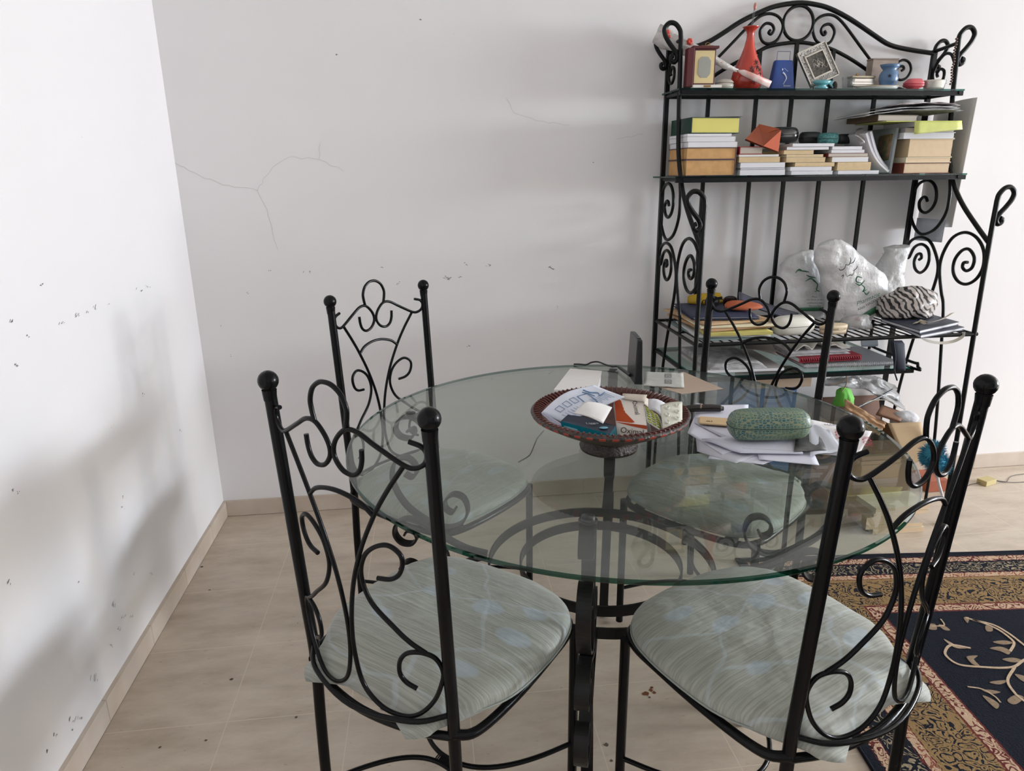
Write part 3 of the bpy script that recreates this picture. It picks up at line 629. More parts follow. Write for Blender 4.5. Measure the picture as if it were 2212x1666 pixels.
# ================================================================== RACK
XL, XR, YB, YF = 1.80, 2.86, -.03, -.475
S1 = 1.632; S2 = 1.335; S3 = .775; S4 = .655
rack = thing('shelf_rack', "tall black wrought-iron baker's rack with glass shelves against the back wall", 'shelf rack', (2.33, -.25, 0))
def RP(name, mb, mats=None, parent=None): return wpart(mb, name, mats or RIRON, rack, parent)
def hookpts(x, y, z, s, k=1.0): return [(x+s*dx*k, y, z+dz*k) for dx, dz in ((0, 0), (.004, .022), (.022, .042), (.044, .044), (.060, .026), (.056, .004), (.040, -.020), (.018, -.046), (.010, -.066), (.018, -.080), (.030, -.076), (.032, -.064), (.024, -.060))]
for s_, x in ((-1, XL), (1, XR)):
    # lower front post leaning a little forward, ends in a hook
    m = MB(); m.tube([(x, -.492, .005), (x, -.489, .27), (x, YF, .772), (x, -.468, 1.10), (x, -.468, 1.245)], .0085, 8, n=4); fp = RP('front_post', m)
    m = MB(); m.tube(hookpts(x, -.468, 1.243, s_), .0085, 8, n=5); m.build('hook', RIRON, fp)
    m = MB(); m.lathe([(.012, .001), (.012, .012), (.009, .016)], 12, M=Matrix.Translation((x, -.492, 0))); m.build('foot_cap', RIRON, fp)
    m = MB(); m.box(x-.008, x+.008, YB-.008, YB+.008, 0.002, 1.79); bp_ = RP('back_post', m)
    m = MB(); m.tube(hookpts(x, YB, 1.785, s_, .85), .0075, 8, n=5); m.build('hook', RIRON, bp_)
    # upper front post swinging forward into the lower one
    m = MB(); m.tube([(x, -.150, 1.806), (x, -.160, 1.69), (x, -.168, 1.60), (x, -.185, 1.45), (x, -.205, 1.38), (x, -.235, 1.32), (x, -.266, 1.272), (x, -.32, 1.215), (x, -.399, 1.15), (x, -.464, 1.10)], .0085, 8, n=4); up_ = RP('upper_post', m)
    m = MB(); m.tube(hookpts(x, -.150, 1.803, s_), .0085, 8, n=5); m.build('hook', RIRON, up_)
    m = MB()
    m.tube([(x, YB, 1.785), (x, -.150, 1.795)], .007, 8, curve=False)
    side = [(-.12, 1.229), (-.108, 1.243), (-.090, 1.243), (-.074, 1.224), (-.085, 1.196), (-.118, 1.185), (-.150, 1.202), (-.166, 1.235), (-.158, 1.275), (-.130, 1.302), (-.089, 1.308), (-.045, 1.285), (-.024, 1.222), (-.045, 1.152), (-.108, 1.102), (-.185, 1.125), (-.232, 1.190), (-.236, 1.26), (-.224, 1.315)]
    m.tube([(x, a, b) for a, b in side], .006, 8, n=5)
    lf = [(-.384, 1.02), (-.365, 1.016), (-.365, .998), (-.386, .989), (-.410, 1.005), (-.412, 1.040), (-.380, 1.067), (-.345, 1.058), (-.318, 1.020), (-.322, .975), (-.355, .945), (-.400, .942), (-.442, .970), (-.461, 1.017), (-.448, 1.072), (-.403, 1.113), (-.343, 1.125), (-.285, 1.098), (-.250, 1.032), (-.250, .971), (-.277, .893), (-.302, .835), (-.33, .66), (-.36, .45), (-.38, .25), (-.385, .02)]
    m.tube([(x, a, b) for a, b in lf], .006, 8, n=5)
    lb = [(-.112, .985), (-.128, .990), (-.132, 1.006), (-.115, 1.014), (-.092, 1.000), (-.088, .965), (-.115, .935), (-.155, .945), (-.182, .985), (-.176, 1.030), (-.145, 1.060), (-.1, 1.050), (-.05, 1.0)]
    lb = [(-.118, .995), (-.132, 1.004), (-.128, 1.020), (-.108, 1.020), (-.092, .998), (-.100, .965), (-.130, .948), (-.165, .965), (-.180, 1.005), (-.165, 1.045), (-.125, 1.060), (-.080, 1.040), (-.055, .99), (-.062, .94), (-.095, .905), (-.06, .93), (-.035, 1.0), (-.063, 1.072), (-.116, 1.089), (-.175, 1.074), (-.224, 1.017), (-.240, .969), (-.227, .906), (-.20, .83), (-.16, .66), (-.12, .4), (-.10, .02)]
    lb = [(-.125, 1.0), (-.137, 1.01), (-.128, 1.024), (-.108, 1.018), (-.098, .992), (-.110, .962), (-.142, .950), (-.172, .972), (-.182, 1.010), (-.165, 1.048), (-.125, 1.062), (-.085, 1.045), (-.060, 1.0), (-.040, 1.035), (-.063, 1.072), (-.116, 1.089), (-.175, 1.074), (-.224, 1.017), (-.240, .969), (-.232, .906), (-.21, .83), (-.16, .66), (-.12, .4), (-.10, .02)]
    m.tube([(x, a, b) for a, b in lb], .006, 8, n=5)
    m.tube([(x, YB, S3-.006), (x, YF, S3-.006)], .0065, 8, curve=False)
    m.tube([(x, YB, S1-.012), (x, -.205, S1-.012)], .0065, 8, curve=False)
    m.tube([(x, YB, S2-.012), (x, -.27, S2-.012)], .0065, 8, curve=False)
    # small S scroll at the very top
    m.tube([(x, a, b) for a, b in [(-.068, 1.690), (-.062, 1.703), (-.076, 1.716), (-.098, 1.708), (-.102, 1.682), (-.082, 1.662), (-.055, 1.668), (-.040, 1.70), (-.055, 1.74), (-.09, 1.766), (-.125, 1.76), (-.148, 1.73)]], .0055, 8, n=5)
    RP('side_panel', m)
for x in (1.964, 2.153, 2.296, 2.445, 2.635):
    zt = {1.964: 1.682, 2.153: 1.782, 2.296: 1.808, 2.445: 1.79, 2.635: 1.70}[x]
    m = MB(); m.box(x-.0065, x+.0065, YB-.006, YB+.006, S3-.01, zt); RP('back_bar', m)
m = MB()
m.tube([(x, YB, z) for x, z in ((1.80, 1.775), (1.85, 1.782), (1.902, 1.793), (1.952, 1.811), (2.001, 1.838), (2.065, 1.877), (2.13, 1.907), (2.196, 1.931), (2.283, 1.944), (2.35, 1.940), (2.411, 1.927), (2.483, 1.899), (2.548, 1.867), (2.609, 1.835), (2.671, 1.806), (2.757, 1.790), (2.86, 1.778))], .0088, 10, n=4)
m.tube([(x, YB, z) for x, z in ((1.82, 1.635), (1.88, 1.65), (1.955, 1.680), (2.011, 1.713), (2.077, 1.747), (2.136, 1.774), (2.192, 1.798), (2.289, 1.811), (2.36, 1.806), (2.428, 1.792), (2.502, 1.763), (2.568, 1.730), (2.64, 1.69), (2.72, 1.655), (2.80, 1.637))], .0070, 8, n=4)
m.tube([(2.293+.059*math.cos(k*pi/8), YB, 1.876+.059*math.sin(k*pi/8)) for k in range(16)], .0060, 8, closed=True, n=3)
sl = [(2.187, 1.852), (2.180, 1.843), (2.190, 1.838), (2.200, 1.852), (2.190, 1.870), (2.165, 1.873), (2.146, 1.849), (2.156, 1.816), (2.185, 1.805), (2.219, 1.822), (2.234, 1.865), (2.212, 1.897), (2.168, 1.906), (2.120, 1.882), (2.03, 1.795), (1.952, 1.719), (1.89, 1.66)]
m.tube([(x, YB, z) for x, z in sl], .0055, 8, n=5); m.tube([(4.586-x, YB, z) for x, z in sl], .0055, 8, n=5)
for f in (lambda x: x, lambda x: 4.66-x):
    m.tube([(f(x), YB, z) for x, z in [(2.733, 1.716), (2.742, 1.722), (2.736, 1.732), (2.718, 1.728), (2.712, 1.705), (2.728, 1.684), (2.757, 1.690), (2.772, 1.718), (2.760, 1.745), (2.732, 1.754), (2.705, 1.735), (2.700, 1.70), (2.71, 1.66)]], .0050, 8, n=5)
m.tube([(XL, YB, S1-.012), (XR, YB, S1-.012)], .0075, 8, curve=False); m.tube([(XL, YB, S2-.012), (XR, YB, S2-.012)], .0075, 8, curve=False)
RP('crest', m)
def gshelf(name, x0, x1, y0, y1, zt, rail=True):
    m = MB()
    m.add([(x0, y0, zt), (x1, y0, zt), (x1, y1, zt), (x0, y1, zt)], [(0, 1, 2, 3)], 0); m.add([(x0, y0, zt-.006), (x1, y0, zt-.006), (x1, y1, zt-.006), (x0, y1, zt-.006)], [(3, 2, 1, 0)], 0)
    c_ = [(x0, y0), (x1, y0), (x1, y1), (x0, y1)]
    for i in range(4):
        a, b_ = c_[i], c_[(i+1) % 4]; m.add([(*a, zt-.006), (*b_, zt-.006), (*b_, zt), (*a, zt)], [(0, 1, 2, 3)], 1)
    g = RP('glass_shelf', m, [SGLASS, SEDGE])
    if rail:
        m = MB(); m.box(x0+.004, x1, y0+.004, y0+.016, zt-.022, zt-.0062); m.build('front_rail', RIRON, g)
gshelf('glass_shelf', XL-.015, XR+.015, -.205, YB+.01, S1)
gshelf('glass_shelf', XL-.035, XR+.03, -.27, YB+.01, S2)
gshelf('glass_shelf', XL+.01, 2.64, -.485, YB-.01, S4)
m = MB(); m.tube([(XL+.006, YB, S4-.010), (XL+.006, -.485, S4-.012)], .008, 6, curve=False); m.tube([(XL+.006, -.47, S4-.014), (2.64, -.47, S4-.014)], .006, 8, curve=False)
m.tube([(2.645, -.18, .68), (2.645, -.24, .668), (2.645, -.46, .668), (2.645, -.485, .672), (2.645, -.49, .66), (2.645, -.485, .648), (2.645, -.20, .645)], .0055, 8, n=4); m.tube([(2.645, -.2, S4), (2.645, -.2, S3)], .006, 8, curve=False)
m.tube([(XL, YB-.005, S4-.014), (2.645, YB-.005, S4-.014)], .006, 8, curve=False); m.tube([(2.645, YB, S4-.014), (2.645, YB, S3)], .006, 8, curve=False); m.tube([(2.645, YB, S4-.010), (2.645, -.2, S4-.010)], .006, 8, curve=False)
RP('lower_frame', m)
m = MB(); m.tube([(XL, YF, S3-.006), (XR+.012, YF, S3-.006)], .0075, 8, curve=False); m.tube([(XL, YB-.004, S3-.006), (XR, YB-.004, S3-.006)], .006, 8, curve=False); m.tube([(XL, -.25, S3-.010), (XR, -.25, S3-.010)], .004, 8, curve=False)
for k in range(1, 30): x = XL+(XR-XL)*k/30; m.tube([(x, YB, S3-.0035), (x, YF, S3-.0035)], .0028, 6, curve=False)
RP('wire_shelf', m)

# ================================================================== BOOKS
LOGO = cm(225, 222, 214, .6)
def book(cx, cy, z0, w_, d, h, cover, page, label, rz=0, soft=False, spine='L', grp=None, extra=None, cat='book'):
    b_ = thing('book', label, cat, (cx, cy, z0), rz, grp)
    t_ = .0012 if soft else .0026; ov = 0.0 if soft else .003
    m = MB(); m.box(-w_/2, w_/2, -d/2, d/2, 0.0003, t_); m.box(-w_/2, w_/2, -d/2, d/2, h-t_, h-.0002)
    if spine == 'L': m.box(-w_/2, -w_/2+t_, -d/2, d/2, t_, h-t_)
    elif spine == 'R': m.box(w_/2-t_, w_/2, -d/2, d/2, t_, h-t_)
    elif spine == 'B': m.box(-w_/2, w_/2, d/2-t_, d/2, t_, h-t_)
    elif spine == 'F': m.box(-w_/2, w_/2, -d/2, -d/2+t_, t_, h-t_)
    m.build('cover', cover, b_)
    m = MB(); x0, x1, y0, y1 = -w_/2+(t_ if spine == 'L' else ov), w_/2-(t_ if spine == 'R' else ov), -d/2+(t_ if spine == 'F' else ov), d/2-(t_ if spine == 'B' else ov)
    n = max(3, min(14, int((h-2*t_)/.0022))); rr_ = random.Random(int(cx*1000+z0*777))
    for k in range(n):
        za = t_+(h-2*t_)*k/n; zb_ = t_+(h-2*t_)*(k+1)/n; j = rr_.uniform(0, .0007)
        m.box(x0+(0 if spine == 'L' else j), x1-(0 if spine == 'R' else j), y0+j, y1-.0005, za, zb_)
    m.build('pages', page, b_)
    if extra: extra(b_, w_, d, h)
    return b_
def stack(rows, zt, yf, grp, d=.19):
    z = zt+.0006
    for r_ in rows:
        px0, px1, pt, pb, cov, pg, lab = r_[:7]; o_ = r_[7] if len(r_) > 7 else {}
        yy = o_.pop('yf', yf); dd = o_.pop('d', d); pm = (px0+px1)/2; h = Z(pm, pt, yy)-Z(pm, pb, yy); g_ = o_.pop('g', 0); z += g_
        x0 = max(XL+.014, X(px0, pb, yy)); x1 = min(XR-.016, X(px1, pb, yy))
        book((x0+x1)/2, yy+dd/2, z, x1-x0, dd, h, cov, pg, lab, grp=grp, **o_)
        z += h+.0004
    return z
PG_TAN = cm(206, 160, 104, .8, var=.12, vscale=60); PG_W = cm(222, 220, 222, .8); PG_CR = cm(222, 196, 162, .8, var=.06, vscale=50); PG_GR = cm(190, 180, 168, .8); PG_Y = cm(214, 204, 112, .75); PG_B = cm(214, 188, 146, .8, var=.1, vscale=70)
MAUVE = cm(96, 72, 72, .6); WHITE = cm(222, 222, 224, .6); GREEN = cm(28, 58, 48, .5); REDC = cm(150, 36, 34, .5); GREYC = cm(150, 150, 150, .6); BEIGE = cm(205, 180, 142, .6); BROWN = cm(112, 52, 36, .6); CREAMC = cm(226, 214, 184, .7)
G2 = 'books lying on the second glass shelf'
za = stack([(1480, 1587, 348, 383, MAUVE, PG_TAN, 'thick tan-paged book at the bottom of the left stack on the second shelf', dict(spine='R')),
       (1482, 1590, 321, 347, MAUVE, PG_TAN, 'tan-paged book with dark boards, second from the bottom of the left stack', dict(spine='R')),
       (1486, 1592, 309, 321, WHITE, PG_W, 'white paperback lying directly on the two tan-paged books', dict(soft=True, spine='R')),
       (1484, 1588, 298, 309, WHITE, PG_W, 'white paperback with a bent cover, under the thin white booklet of the left stack', dict(soft=True, spine='R')),
       (1470, 1580, 292, 298, WHITE, PG_W, 'thin white booklet right under the thick green book', dict(soft=True, spine='R'))], S2, -.235, G2)
# green dictionary, turned a little so its spine shows
q = P(1490, 294, y=-.235)
def gx(b_, w_, d, h):
    m = MB(); m.sheet([(-.03, -d/2-.004, h+.0006), (w_/2+.004, -d/2-.004, h+.003), (w_/2+.004, .04, h+.003), (-.03, .04, h+.0006)], .0012, 4, 4); m.build('loose_sleeve', cm(70, 72, 70, .6), b_)
book(q.x+.092, -.137, za+.001, .185, .180, .054, GREEN, PG_Y, 'thick dark green book with yellow pages on top of the left stack', rz=.06, grp=G2, extra=gx)
stack([(1598, 1695, 369, 381, WHITE, PG_W, 'white-edged book at the bottom of the short stack beside the tan books', dict(soft=True)),
       (1599, 1695, 365.5, 369, GREYC, PG_W, 'thin grey booklet between two white-edged books', dict(soft=True)),
       (1599, 1695, 354, 365.5, WHITE, PG_W, 'white-edged book above the thin grey booklet', dict(soft=True)),
       (1596, 1684, 342, 354, BEIGE, PG_B, 'beige-paged book under the red-covered book', dict(soft=True)),
       (1596, 1682, 337, 342, CREAMC, PG_W, 'thin cream magazine right under the red-covered book', dict(soft=True)),
       (1597, 1648, 320, 337, REDC, PG_GR, 'small red-covered book with grey pages beside the orange wallet')], S2, -.235, G2)
stack([(1709, 1798, 370, 378, WHITE, PG_W, 'ragged white book at the bottom of the middle stack', dict(soft=True)),
       (1707, 1796, 361, 370, WHITE, PG_W, 'yellowed white book, second from the bottom of the middle stack', dict(soft=True)),
       (1717, 1802, 352, 361, BEIGE, PG_B, 'beige book under the curled paperbacks of the middle stack', dict(soft=True)),
       (1698, 1782, 341, 352, BEIGE, PG_B, 'curled beige paperback jutting left from the middle stack', dict(soft=True)),
       (1699, 1778, 335, 341, CREAMC, PG_B, 'cream booklet lying on the curled beige paperback', dict(soft=True)),
       (1693, 1757, 326, 335, BEIGE, PG_B, 'narrow beige booklet left of the white magazines', dict(soft=True)),
       (1699, 1790, 319, 326, GREYC, PG_W, 'grey-edged magazine under the black glasses case', dict(soft=True)),
       (1712, 1802, 312, 319, WHITE, PG_W, 'white magazine topmost of the middle stack', dict(soft=True))], S2, -.235, G2)
stack([(1810, 1898, 368, 376, WHITE, PG_W, 'thin white book at the bottom of the stack left of the leaning paperbacks', dict(soft=True)),
       (1808, 1880, 350, 368, BEIGE, PG_B, 'thick beige book above the thin white one', dict(soft=True)),
       (1797, 1875, 339, 350, CREAMC, PG_W, 'cream book in the stack left of the leaning paperbacks', dict(soft=True)),
       (1789, 1874, 331, 339, cm(120, 48, 48, .6), PG_GR, 'dark red spined book with grey speckled edge', dict(soft=True)),
       (1796, 1867, 324, 331, WHITE, PG_W, 'lower of two white booklets under the teal case', dict(soft=True)),
       (1798, 1862, 317, 324, WHITE, PG_W, 'upper of two white booklets under the teal case', dict(soft=True))], S2, -.235, G2)
def sp01(b_, w_, d, h):
    text('lettering', '01', LOGO, b_, (-w_/2+.0545-.02, -d/2-.0002, .006), (0, 0, 1), (-1, 0, 0), h-.014, .012) if False else text('lettering', '01', LOGO, b_, (-w_/2-.0002, -d/2+.03, h*.25), (0, 0, 1), (0, -1, 0), h*.5, .018)
zr = stack([(1951, 2087, 348, 371, BROWN, PG_CR, 'red-brown bound book numbered 01 at the bottom of the right stack', dict(extra=sp01)),
       (1957, 2080, 336, 348, CREAMC, PG_CR, 'cream worn book above the red-brown bound book', dict()),
       (1961, 2066, 297, 336, BEIGE, PG_CR, 'very thick beige-paged book in the middle of the right stack'),
       (1952, 2063, 283, 297, WHITE, PG_W, 'white-paged hardback above the very thick book'),
       (1955, 2061, 273, 283, GREYC, PG_GR, 'thin grey paperback under the yellow cover', dict(soft=True))], S2, -.235, G2)
# spine patch on the thick book is painted
G3 = 'loose printed matter on the right book stack'
x0 = X(1977, 270, -.26); x1 = XR-.014
yb_ = thing('picture_book', 'book with a bright yellow-green cover hanging over the right stack', 'book', ((x0+x1)/2, -.15, zr+.0015), 0)
m = MB(); w_ = x1-x0; m.box(-w_/2+.01, w_/2-.01, -.10, .09, .001, .018); m.build('pages', PG_W, yb_)
m = MB(); m.box(-w_/2-.11, w_/2, -.105, .09, .018, .0205); m.sheet([(-w_/2-.004, -.118, -.026), (w_/2, -.114, -.010), (w_/2-.002, -.105, .0205), (-w_/2, -.105, .0205)], .0015, 8, 4); m.build('cover', cm(208, 214, 120, .5, var=.12, vscale=30), yb_)
book(X(1927, 250, -.2), -.14, zr+.0225, .17, .17, .022, cm(96, 78, 58, .6), PG_GR, 'brown book sticking out left under the newspapers', rz=.10, grp=G2)
book(X(1920, 262, -.2), -.135, zr-.0135+.0005, .13, .17, .012, cm(150, 160, 164, .6), PG_W, 'thin blue-grey booklet sticking out left of the right stack', soft=True, grp=G2) if False else None
# newspapers: three folded
NP = cm(178, 178, 176, .85, var=.55, vscale=55); NP2 = cm(206, 204, 204, .85, var=.5, vscale=40); NP3 = cm(226, 216, 214, .7, var2=s2l(98, 82, 88), vscale=26)
zz = zr+.050
for i, (pl, pr, dz, mt, lb, dy) in enumerate(((1855, 2100, .004, NP, 'grey folded newspaper at the bottom of the newspaper pile', -.02), (1862, 2108, .014, NP2, 'light grey newspaper in the middle of the newspaper pile', .0), (1930, 2087, .028, NP3, 'newspaper with rows of small portraits on top of the pile', .0))):
    xa, xb = X(pl, 240, -.22), min(XR-.016, X(pr, 240, -.22)); m = MB()
    for k in range(3):
        z1 = zz+dz+k*.0030
        m.sheet([(xa+.01*k, -.235+dy, z1-.006*(i < 2)), (xb-.01*k, -.235+dy, z1+(.004 if i < 2 else 0)), (xb-.006*k, -.05, z1), (xa+.015*k, -.06, z1-.004)], .0010, 20, 10, fn=lambda u, v, k=k, i=i: (0, 0, .007*math.sin(pi*u)*(1-.3*k)+.0012*math.sin(u*17+k)*(1-v)+(-.012*(1-u)**4 if i < 2 else 0)))
    tag(m.build('newspaper', [mt]), lb, 'newspaper', 'newspapers on the right book stack')
# leaning paperbacks
BARC = cm(40, 40, 44, .7)
for i, (dx, lb) in enumerate(((0, 'curved white paperback leaning left of the picture book, front one'), (.020, 'curved white paperback with a barcode, behind the first leaning one'))):
    pts = [P(1872+i*9, 288-i*4, y=-.22), P(1884+i*8, 325, y=-.22), P(1900+i*6, 352, y=-.22), P(1920+i*4, 371, y=-.22)]
    bk = thing('leaning_paperback', lb, 'book', (pts[3].x, -.15, S2), 0, 'paperbacks leaning on the second shelf')
    cc = catmull([(p.x+dx*.4, -.14+i*.012, max(p.z, S2+.007)) for p in pts], 6)
    m = MB(); m.bar([q+Vector((0, -.002, 0)) for q in cc], (0, 1, 0), .155, .007, curve=False); wpart(m, 'pages', PG_W, bk)
    m = MB(); m.bar([q+Vector((.0045, 0, .0035)) for q in cc], (0, 1, 0), .158, .0012, curve=False); cv = wpart(m, 'cover', cm(196, 196, 204, .5), bk)
    if i == 1:
        m = MB()
        for k in range(9): q0 = cc[4]; m.box(q0.x-.010+.0, q0.x-.010+.0008, -.222, -.221, q0.z-.03+k*.0035, q0.z-.03+k*.0035+.0018)
    
pb_ = thing('picture_book', 'grey picture book with a painted landscape cover leaning against the right stack', 'book', (X(1915, 372, -.19), -.12, S2), 0)
a, b2, c2, d2 = P(1883, 300, y=-.06), P(1916, 371, y=-.18), P(1943, 276, y=-.205), P(1900, 262, y=-.06)
lo = [Vector((1.0, 0, 0))]*4
br = P(1930, 371, y=-.215); br.z = S2+.002; bl = Vector((br.x, -.05, br.z)); tr = P(1946, 276, y=-.215); tr.x = min(tr.x, X(1951, 276, -.235)-.012); tl = Vector((tr.x, -.05, tr.z)); br.x = bl.x = min(br.x, tr.x-.006)
m = MB(); m.sheet([bl, br, tr, tl], .010, 3, 3); wpart(m, 'cover', [cm(128, 134, 136, .45)], pb_)
n_ = (br-bl).cross(tl-bl).normalized(); ip = [bl+(br-bl)*u+(tl-bl)*v+n_*.0008 for u, v in ((.42, .25), (.92, .30), (.92, .88), (.42, .85))]
m = MB(); m.sheet(ip, .0006, 2, 2); wpart(m, 'cover_picture', [mat('painted_landscape', s2l(70, 84, 56), .5, var2=s2l(176, 120, 88), vscale=22)], pb_)
wp = MB()
for k in range(4):
    wp.sheet([P(1846+k*3, 292+k*4, y=-.20), P(1868-k*3, 310+k, y=-.23), P(1866-k*2, 278+k*3, y=-.13), P(1850, 280+k*2, y=-.10)], .0008, 6, 6, fn=lambda u, v: (0, 0, .004*math.sin(u*3)))
tag(wp.build('paper_sheets', [cm(196, 190, 188, .8)]), 'sheaf of pale loose papers fanned out left of the picture book', 'papers', kind=None)
# wallet, cases and pouches on top of the books
ow = thing('envelope_wallet', 'orange leather envelope wallet resting on the book stacks of the second shelf', 'wallet', (X(1645, 330, -.19), -.19, Z(1645, 335, -.19)), 0); _up = Vector((0, -.012, .009))
A_, B_, C_, D_, E_, F_ = [_q+_up for _q in (P(1607, 306, y=-.215), P(1645, 322, y=-.235), P(1677, 334, y=-.235), P(1683, 288, y=-.225), P(1667, 282, y=-.20), P(1635, 276, y=-.17))]
m = MB(); bk_ = Vector((.01, .028, -.004)); tri = [B_, C_, D_]
m.add([A_, B_, D_, E_, F_, A_+bk_, C_+bk_, E_+bk_, F_+bk_], [(0, 1, 2, 3, 4), (5, 8, 7, 6)], 0); m.add([A_, B_, C_, A_+bk_, C_+bk_], [(0, 3, 4, 2, 1)], 0); m.add([F_, E_, D_, C_, C_+bk_, E_+bk_, F_+bk_], [(0, 6, 5, 1), (1, 5, 4, 3, 2)], 0)
wpart(m, 'body', [cm(150, 72, 44, .5, bump=.1)], ow)
m = MB(); off_ = Vector((0, -.002, .001)); m.add([B_+off_, C_+off_, D_+off_, B_+off_*.1, C_+off_*.1, D_+off_*.1], [(0, 1, 2), (0, 3, 4, 1), (1, 4, 5, 2), (2, 5, 3, 0)], 0); wpart(m, 'end_panel', [cm(198, 92, 56, .5)], ow)
m = MB(); n0 = Vector((0, -.002, .003)); fl = [F_+n0, E_+(D_-E_)*.7+n0, P(1648, 292, y=-.21)+n0, P(1636, 298, y=-.2)+n0]; m.add(fl+[f-n0*.8 for f in fl], [(0, 3, 2, 1), (0, 1, 5, 4), (1, 2, 6, 5), (2, 3, 7, 6), (3, 0, 4, 7)], 0); wpart(m, 'flap', [cm(160, 76, 46, .5)], ow)
def pod(name, label, cat, cx, cy, z0, hx, hy, h, rz, m_, e=2.6, seam=None, grp=None, tilt=0):
    t_ = thing(name, label, cat, (cx, cy, z0), rz, grp); t_.rotation_euler = (0, tilt, rz)
    rings = []
    for k in range(13):
        a_ = pi*k/12; s_ = max(.02, abs(math.sin(a_))**.55); rings.append((h/2-h/2*math.cos(a_), 0, 0, hx*(.55+.45*s_) if 0 < k < 12 else hx*.5, hy*s_ if 0 < k < 12 else hy*.4))
    mb = MB(); mb.loft(rings, 36, e=e); mb.build('shell', [m_], t_)
    if seam is not None:
        mb = MB(); mb.tube([(math.copysign(abs(math.cos(2*pi*k/40))**(2/e), math.cos(2*pi*k/40))*hx*1.002, math.copysign(abs(math.sin(2*pi*k/40))**(2/e), math.sin(2*pi*k/40))*hy*1.002, h*.5) for k in range(40)], .0012, 6, closed=True, curve=False); mb.build('seam', [seam], t_)
    return t_
BLK = mat('black_gloss', (.008, .008, .009), .12, spec=.6); BLKM = mat('black_leather', (.014, .014, .016), .45); DKSEAM = cm(30, 30, 30, .6)
zc = S2+.066
pod('glasses_case', 'glossy black glasses case behind the orange wallet', 'glasses case', X(1693, 300, -.14), -.14, Z(1693, 309, -.14), .056, .03, .056, .15, BLK, seam=DKSEAM)
pod('glasses_case', 'matt black case between the glossy one and the teal case', 'glasses case', X(1748, 300, -.09), -.095, Z(1748, 312, -.09), .042, .028, .045, 0, BLKM, seam=DKSEAM)
TEAL = mat('teal_scales', s2l(70, 140, 136), .4, bump=.5, bscale=180, var2=s2l(36, 84, 86), vscale=160)
pod('glasses_case', 'small teal textured case on the second shelf', 'glasses case', X(1787, 300, -.16), -.165, Z(1787, 313, -.16), .038, .024, .042, -.1, TEAL, seam=cm(30, 70, 66, .6))
pod('glasses_case', 'black pouch right of the small teal case', 'pouch', X(1824, 300, -.09), -.09, Z(1824, 311, -.09), .030, .020, .036, 0, BLKM)
# hanging panel of thick paper beside the rack
pan = MB(); x_ = XR+.040
q4 = [(x_+.012, -.01, 1.12), (x_, -.225, 1.135), (x_+.002, -.24, 1.60), (x_+.012, -.01, 1.585)]
pan.sheet(q4, .002, 8, 8, fn=lambda u, v: (.006*math.sin(pi*u), 0, .006*math.sin(pi*u)*(v)))
pp_ = pan.build('card_sheet', [cm(208, 204, 198, .8, var=.04, vscale=5)])
tag(pp_, 'large sheet of grey card hanging on the right side of the rack', 'card sheet')
pan = MB(); pan.sheet([(x_-.008, -.03, 1.07), (x_-.012, -.20, 1.075), (x_-.010, -.20, 1.16), (x_-.006, -.03, 1.16)], .001, 4, 4)
tag(pan.build('paper_sheet', [cm(196, 200, 208, .8)]), 'white paper corner peeking out below the grey card', 'paper')
# ================================================================== TOP SHELF
ya = -.12
def Xa(px, y=ya): return X(px, 180, y)
def mpx(px, y=ya): return abs(X(px+1, 180, y)-X(px, 180, y))   # metres per pixel there
# red photo frame, opened like a box
fx0, fx1 = Xa(1470), Xa(1530)
fr = thing('photo_frame', 'dark red velvet frame holding a cream mat with an empty octagon window', 'photo frame', ((fx0+fx1)/2+.010, -.172, S1), .12)
fr.rotation_euler = (0, 0, -.05); fr.scale = (1.35, 1.2, 1)
h_ = Z(1490, 106, ya)-S1; W2 = .030
m = MB(); m.rbox(-W2, W2, -.006, .012, .012, h_-.002, .002); m.box(-W2-.004, W2+.004, -.016, .012, h_-.008, h_)
m.rbox(-W2-.020, -W2-.002, -.024, .006, .004, h_-.008, .002); m.build('case', cm(84, 22, 26, .55), fr)
m = MB(); m.box(-W2+.004, W2-.004, -.0078, -.0062, .018, h_-.014); m.build('mat', cm(222, 202, 150, .7), fr)
m = MB(); cx_, cz_, ax, az = 0, h_*.5+.001, .0165, .034
m.prism([(cx_+ax*a, cz_+az*b_) for a, b_ in ((-.5, -1), (.5, -1), (1, -.62), (1, .62), (.5, 1), (-.5, 1), (-1, .62), (-1, -.62))], -.0088, -.0079); m.build('picture_window', cm(158, 158, 150, .6), fr)
m = MB(); m.box(-W2-.004, W2+.012, -.034, -.006, .0005, .010); m.build('base_strip', cm(225, 220, 212, .5), fr)
GOLDM = mat('brass', s2l(150, 120, 70), .35, metal=.9)
m = MB(); m.tube([(.006*math.cos(k*pi/6)+.004, -.012, h_+.005+.005*math.sin(k*pi/6)) for k in range(12)], .0011, 6, closed=True, curve=False); m.box(-.012, .018, -.014, -.009, h_, h_+.0015); m.box(-.006, .012, -.0355, -.034, .002, .008); m.build('clasp', GOLDM, fr)
# ceramic round box
rb = thing('trinket_box', 'small white glazed ceramic lidded box beside the red vase', 'trinket box', (Xa(1561), -.135, S1))
rb.scale = (1.5, 1.4, 1.6)
m = MB(); m.lathe([(.014, .0005), (.021, .004), (.0225, .010), (.021, .0145)], 28); m.build('bowl', cm(214, 208, 194, .2), rb)
m = MB(); m.lathe([(.0222, .0150), (.0222, .0165), (.018, .021), (.008, .0235), (.0001, .024)], 28); m.build('lid', cm(214, 208, 194, .2), rb)
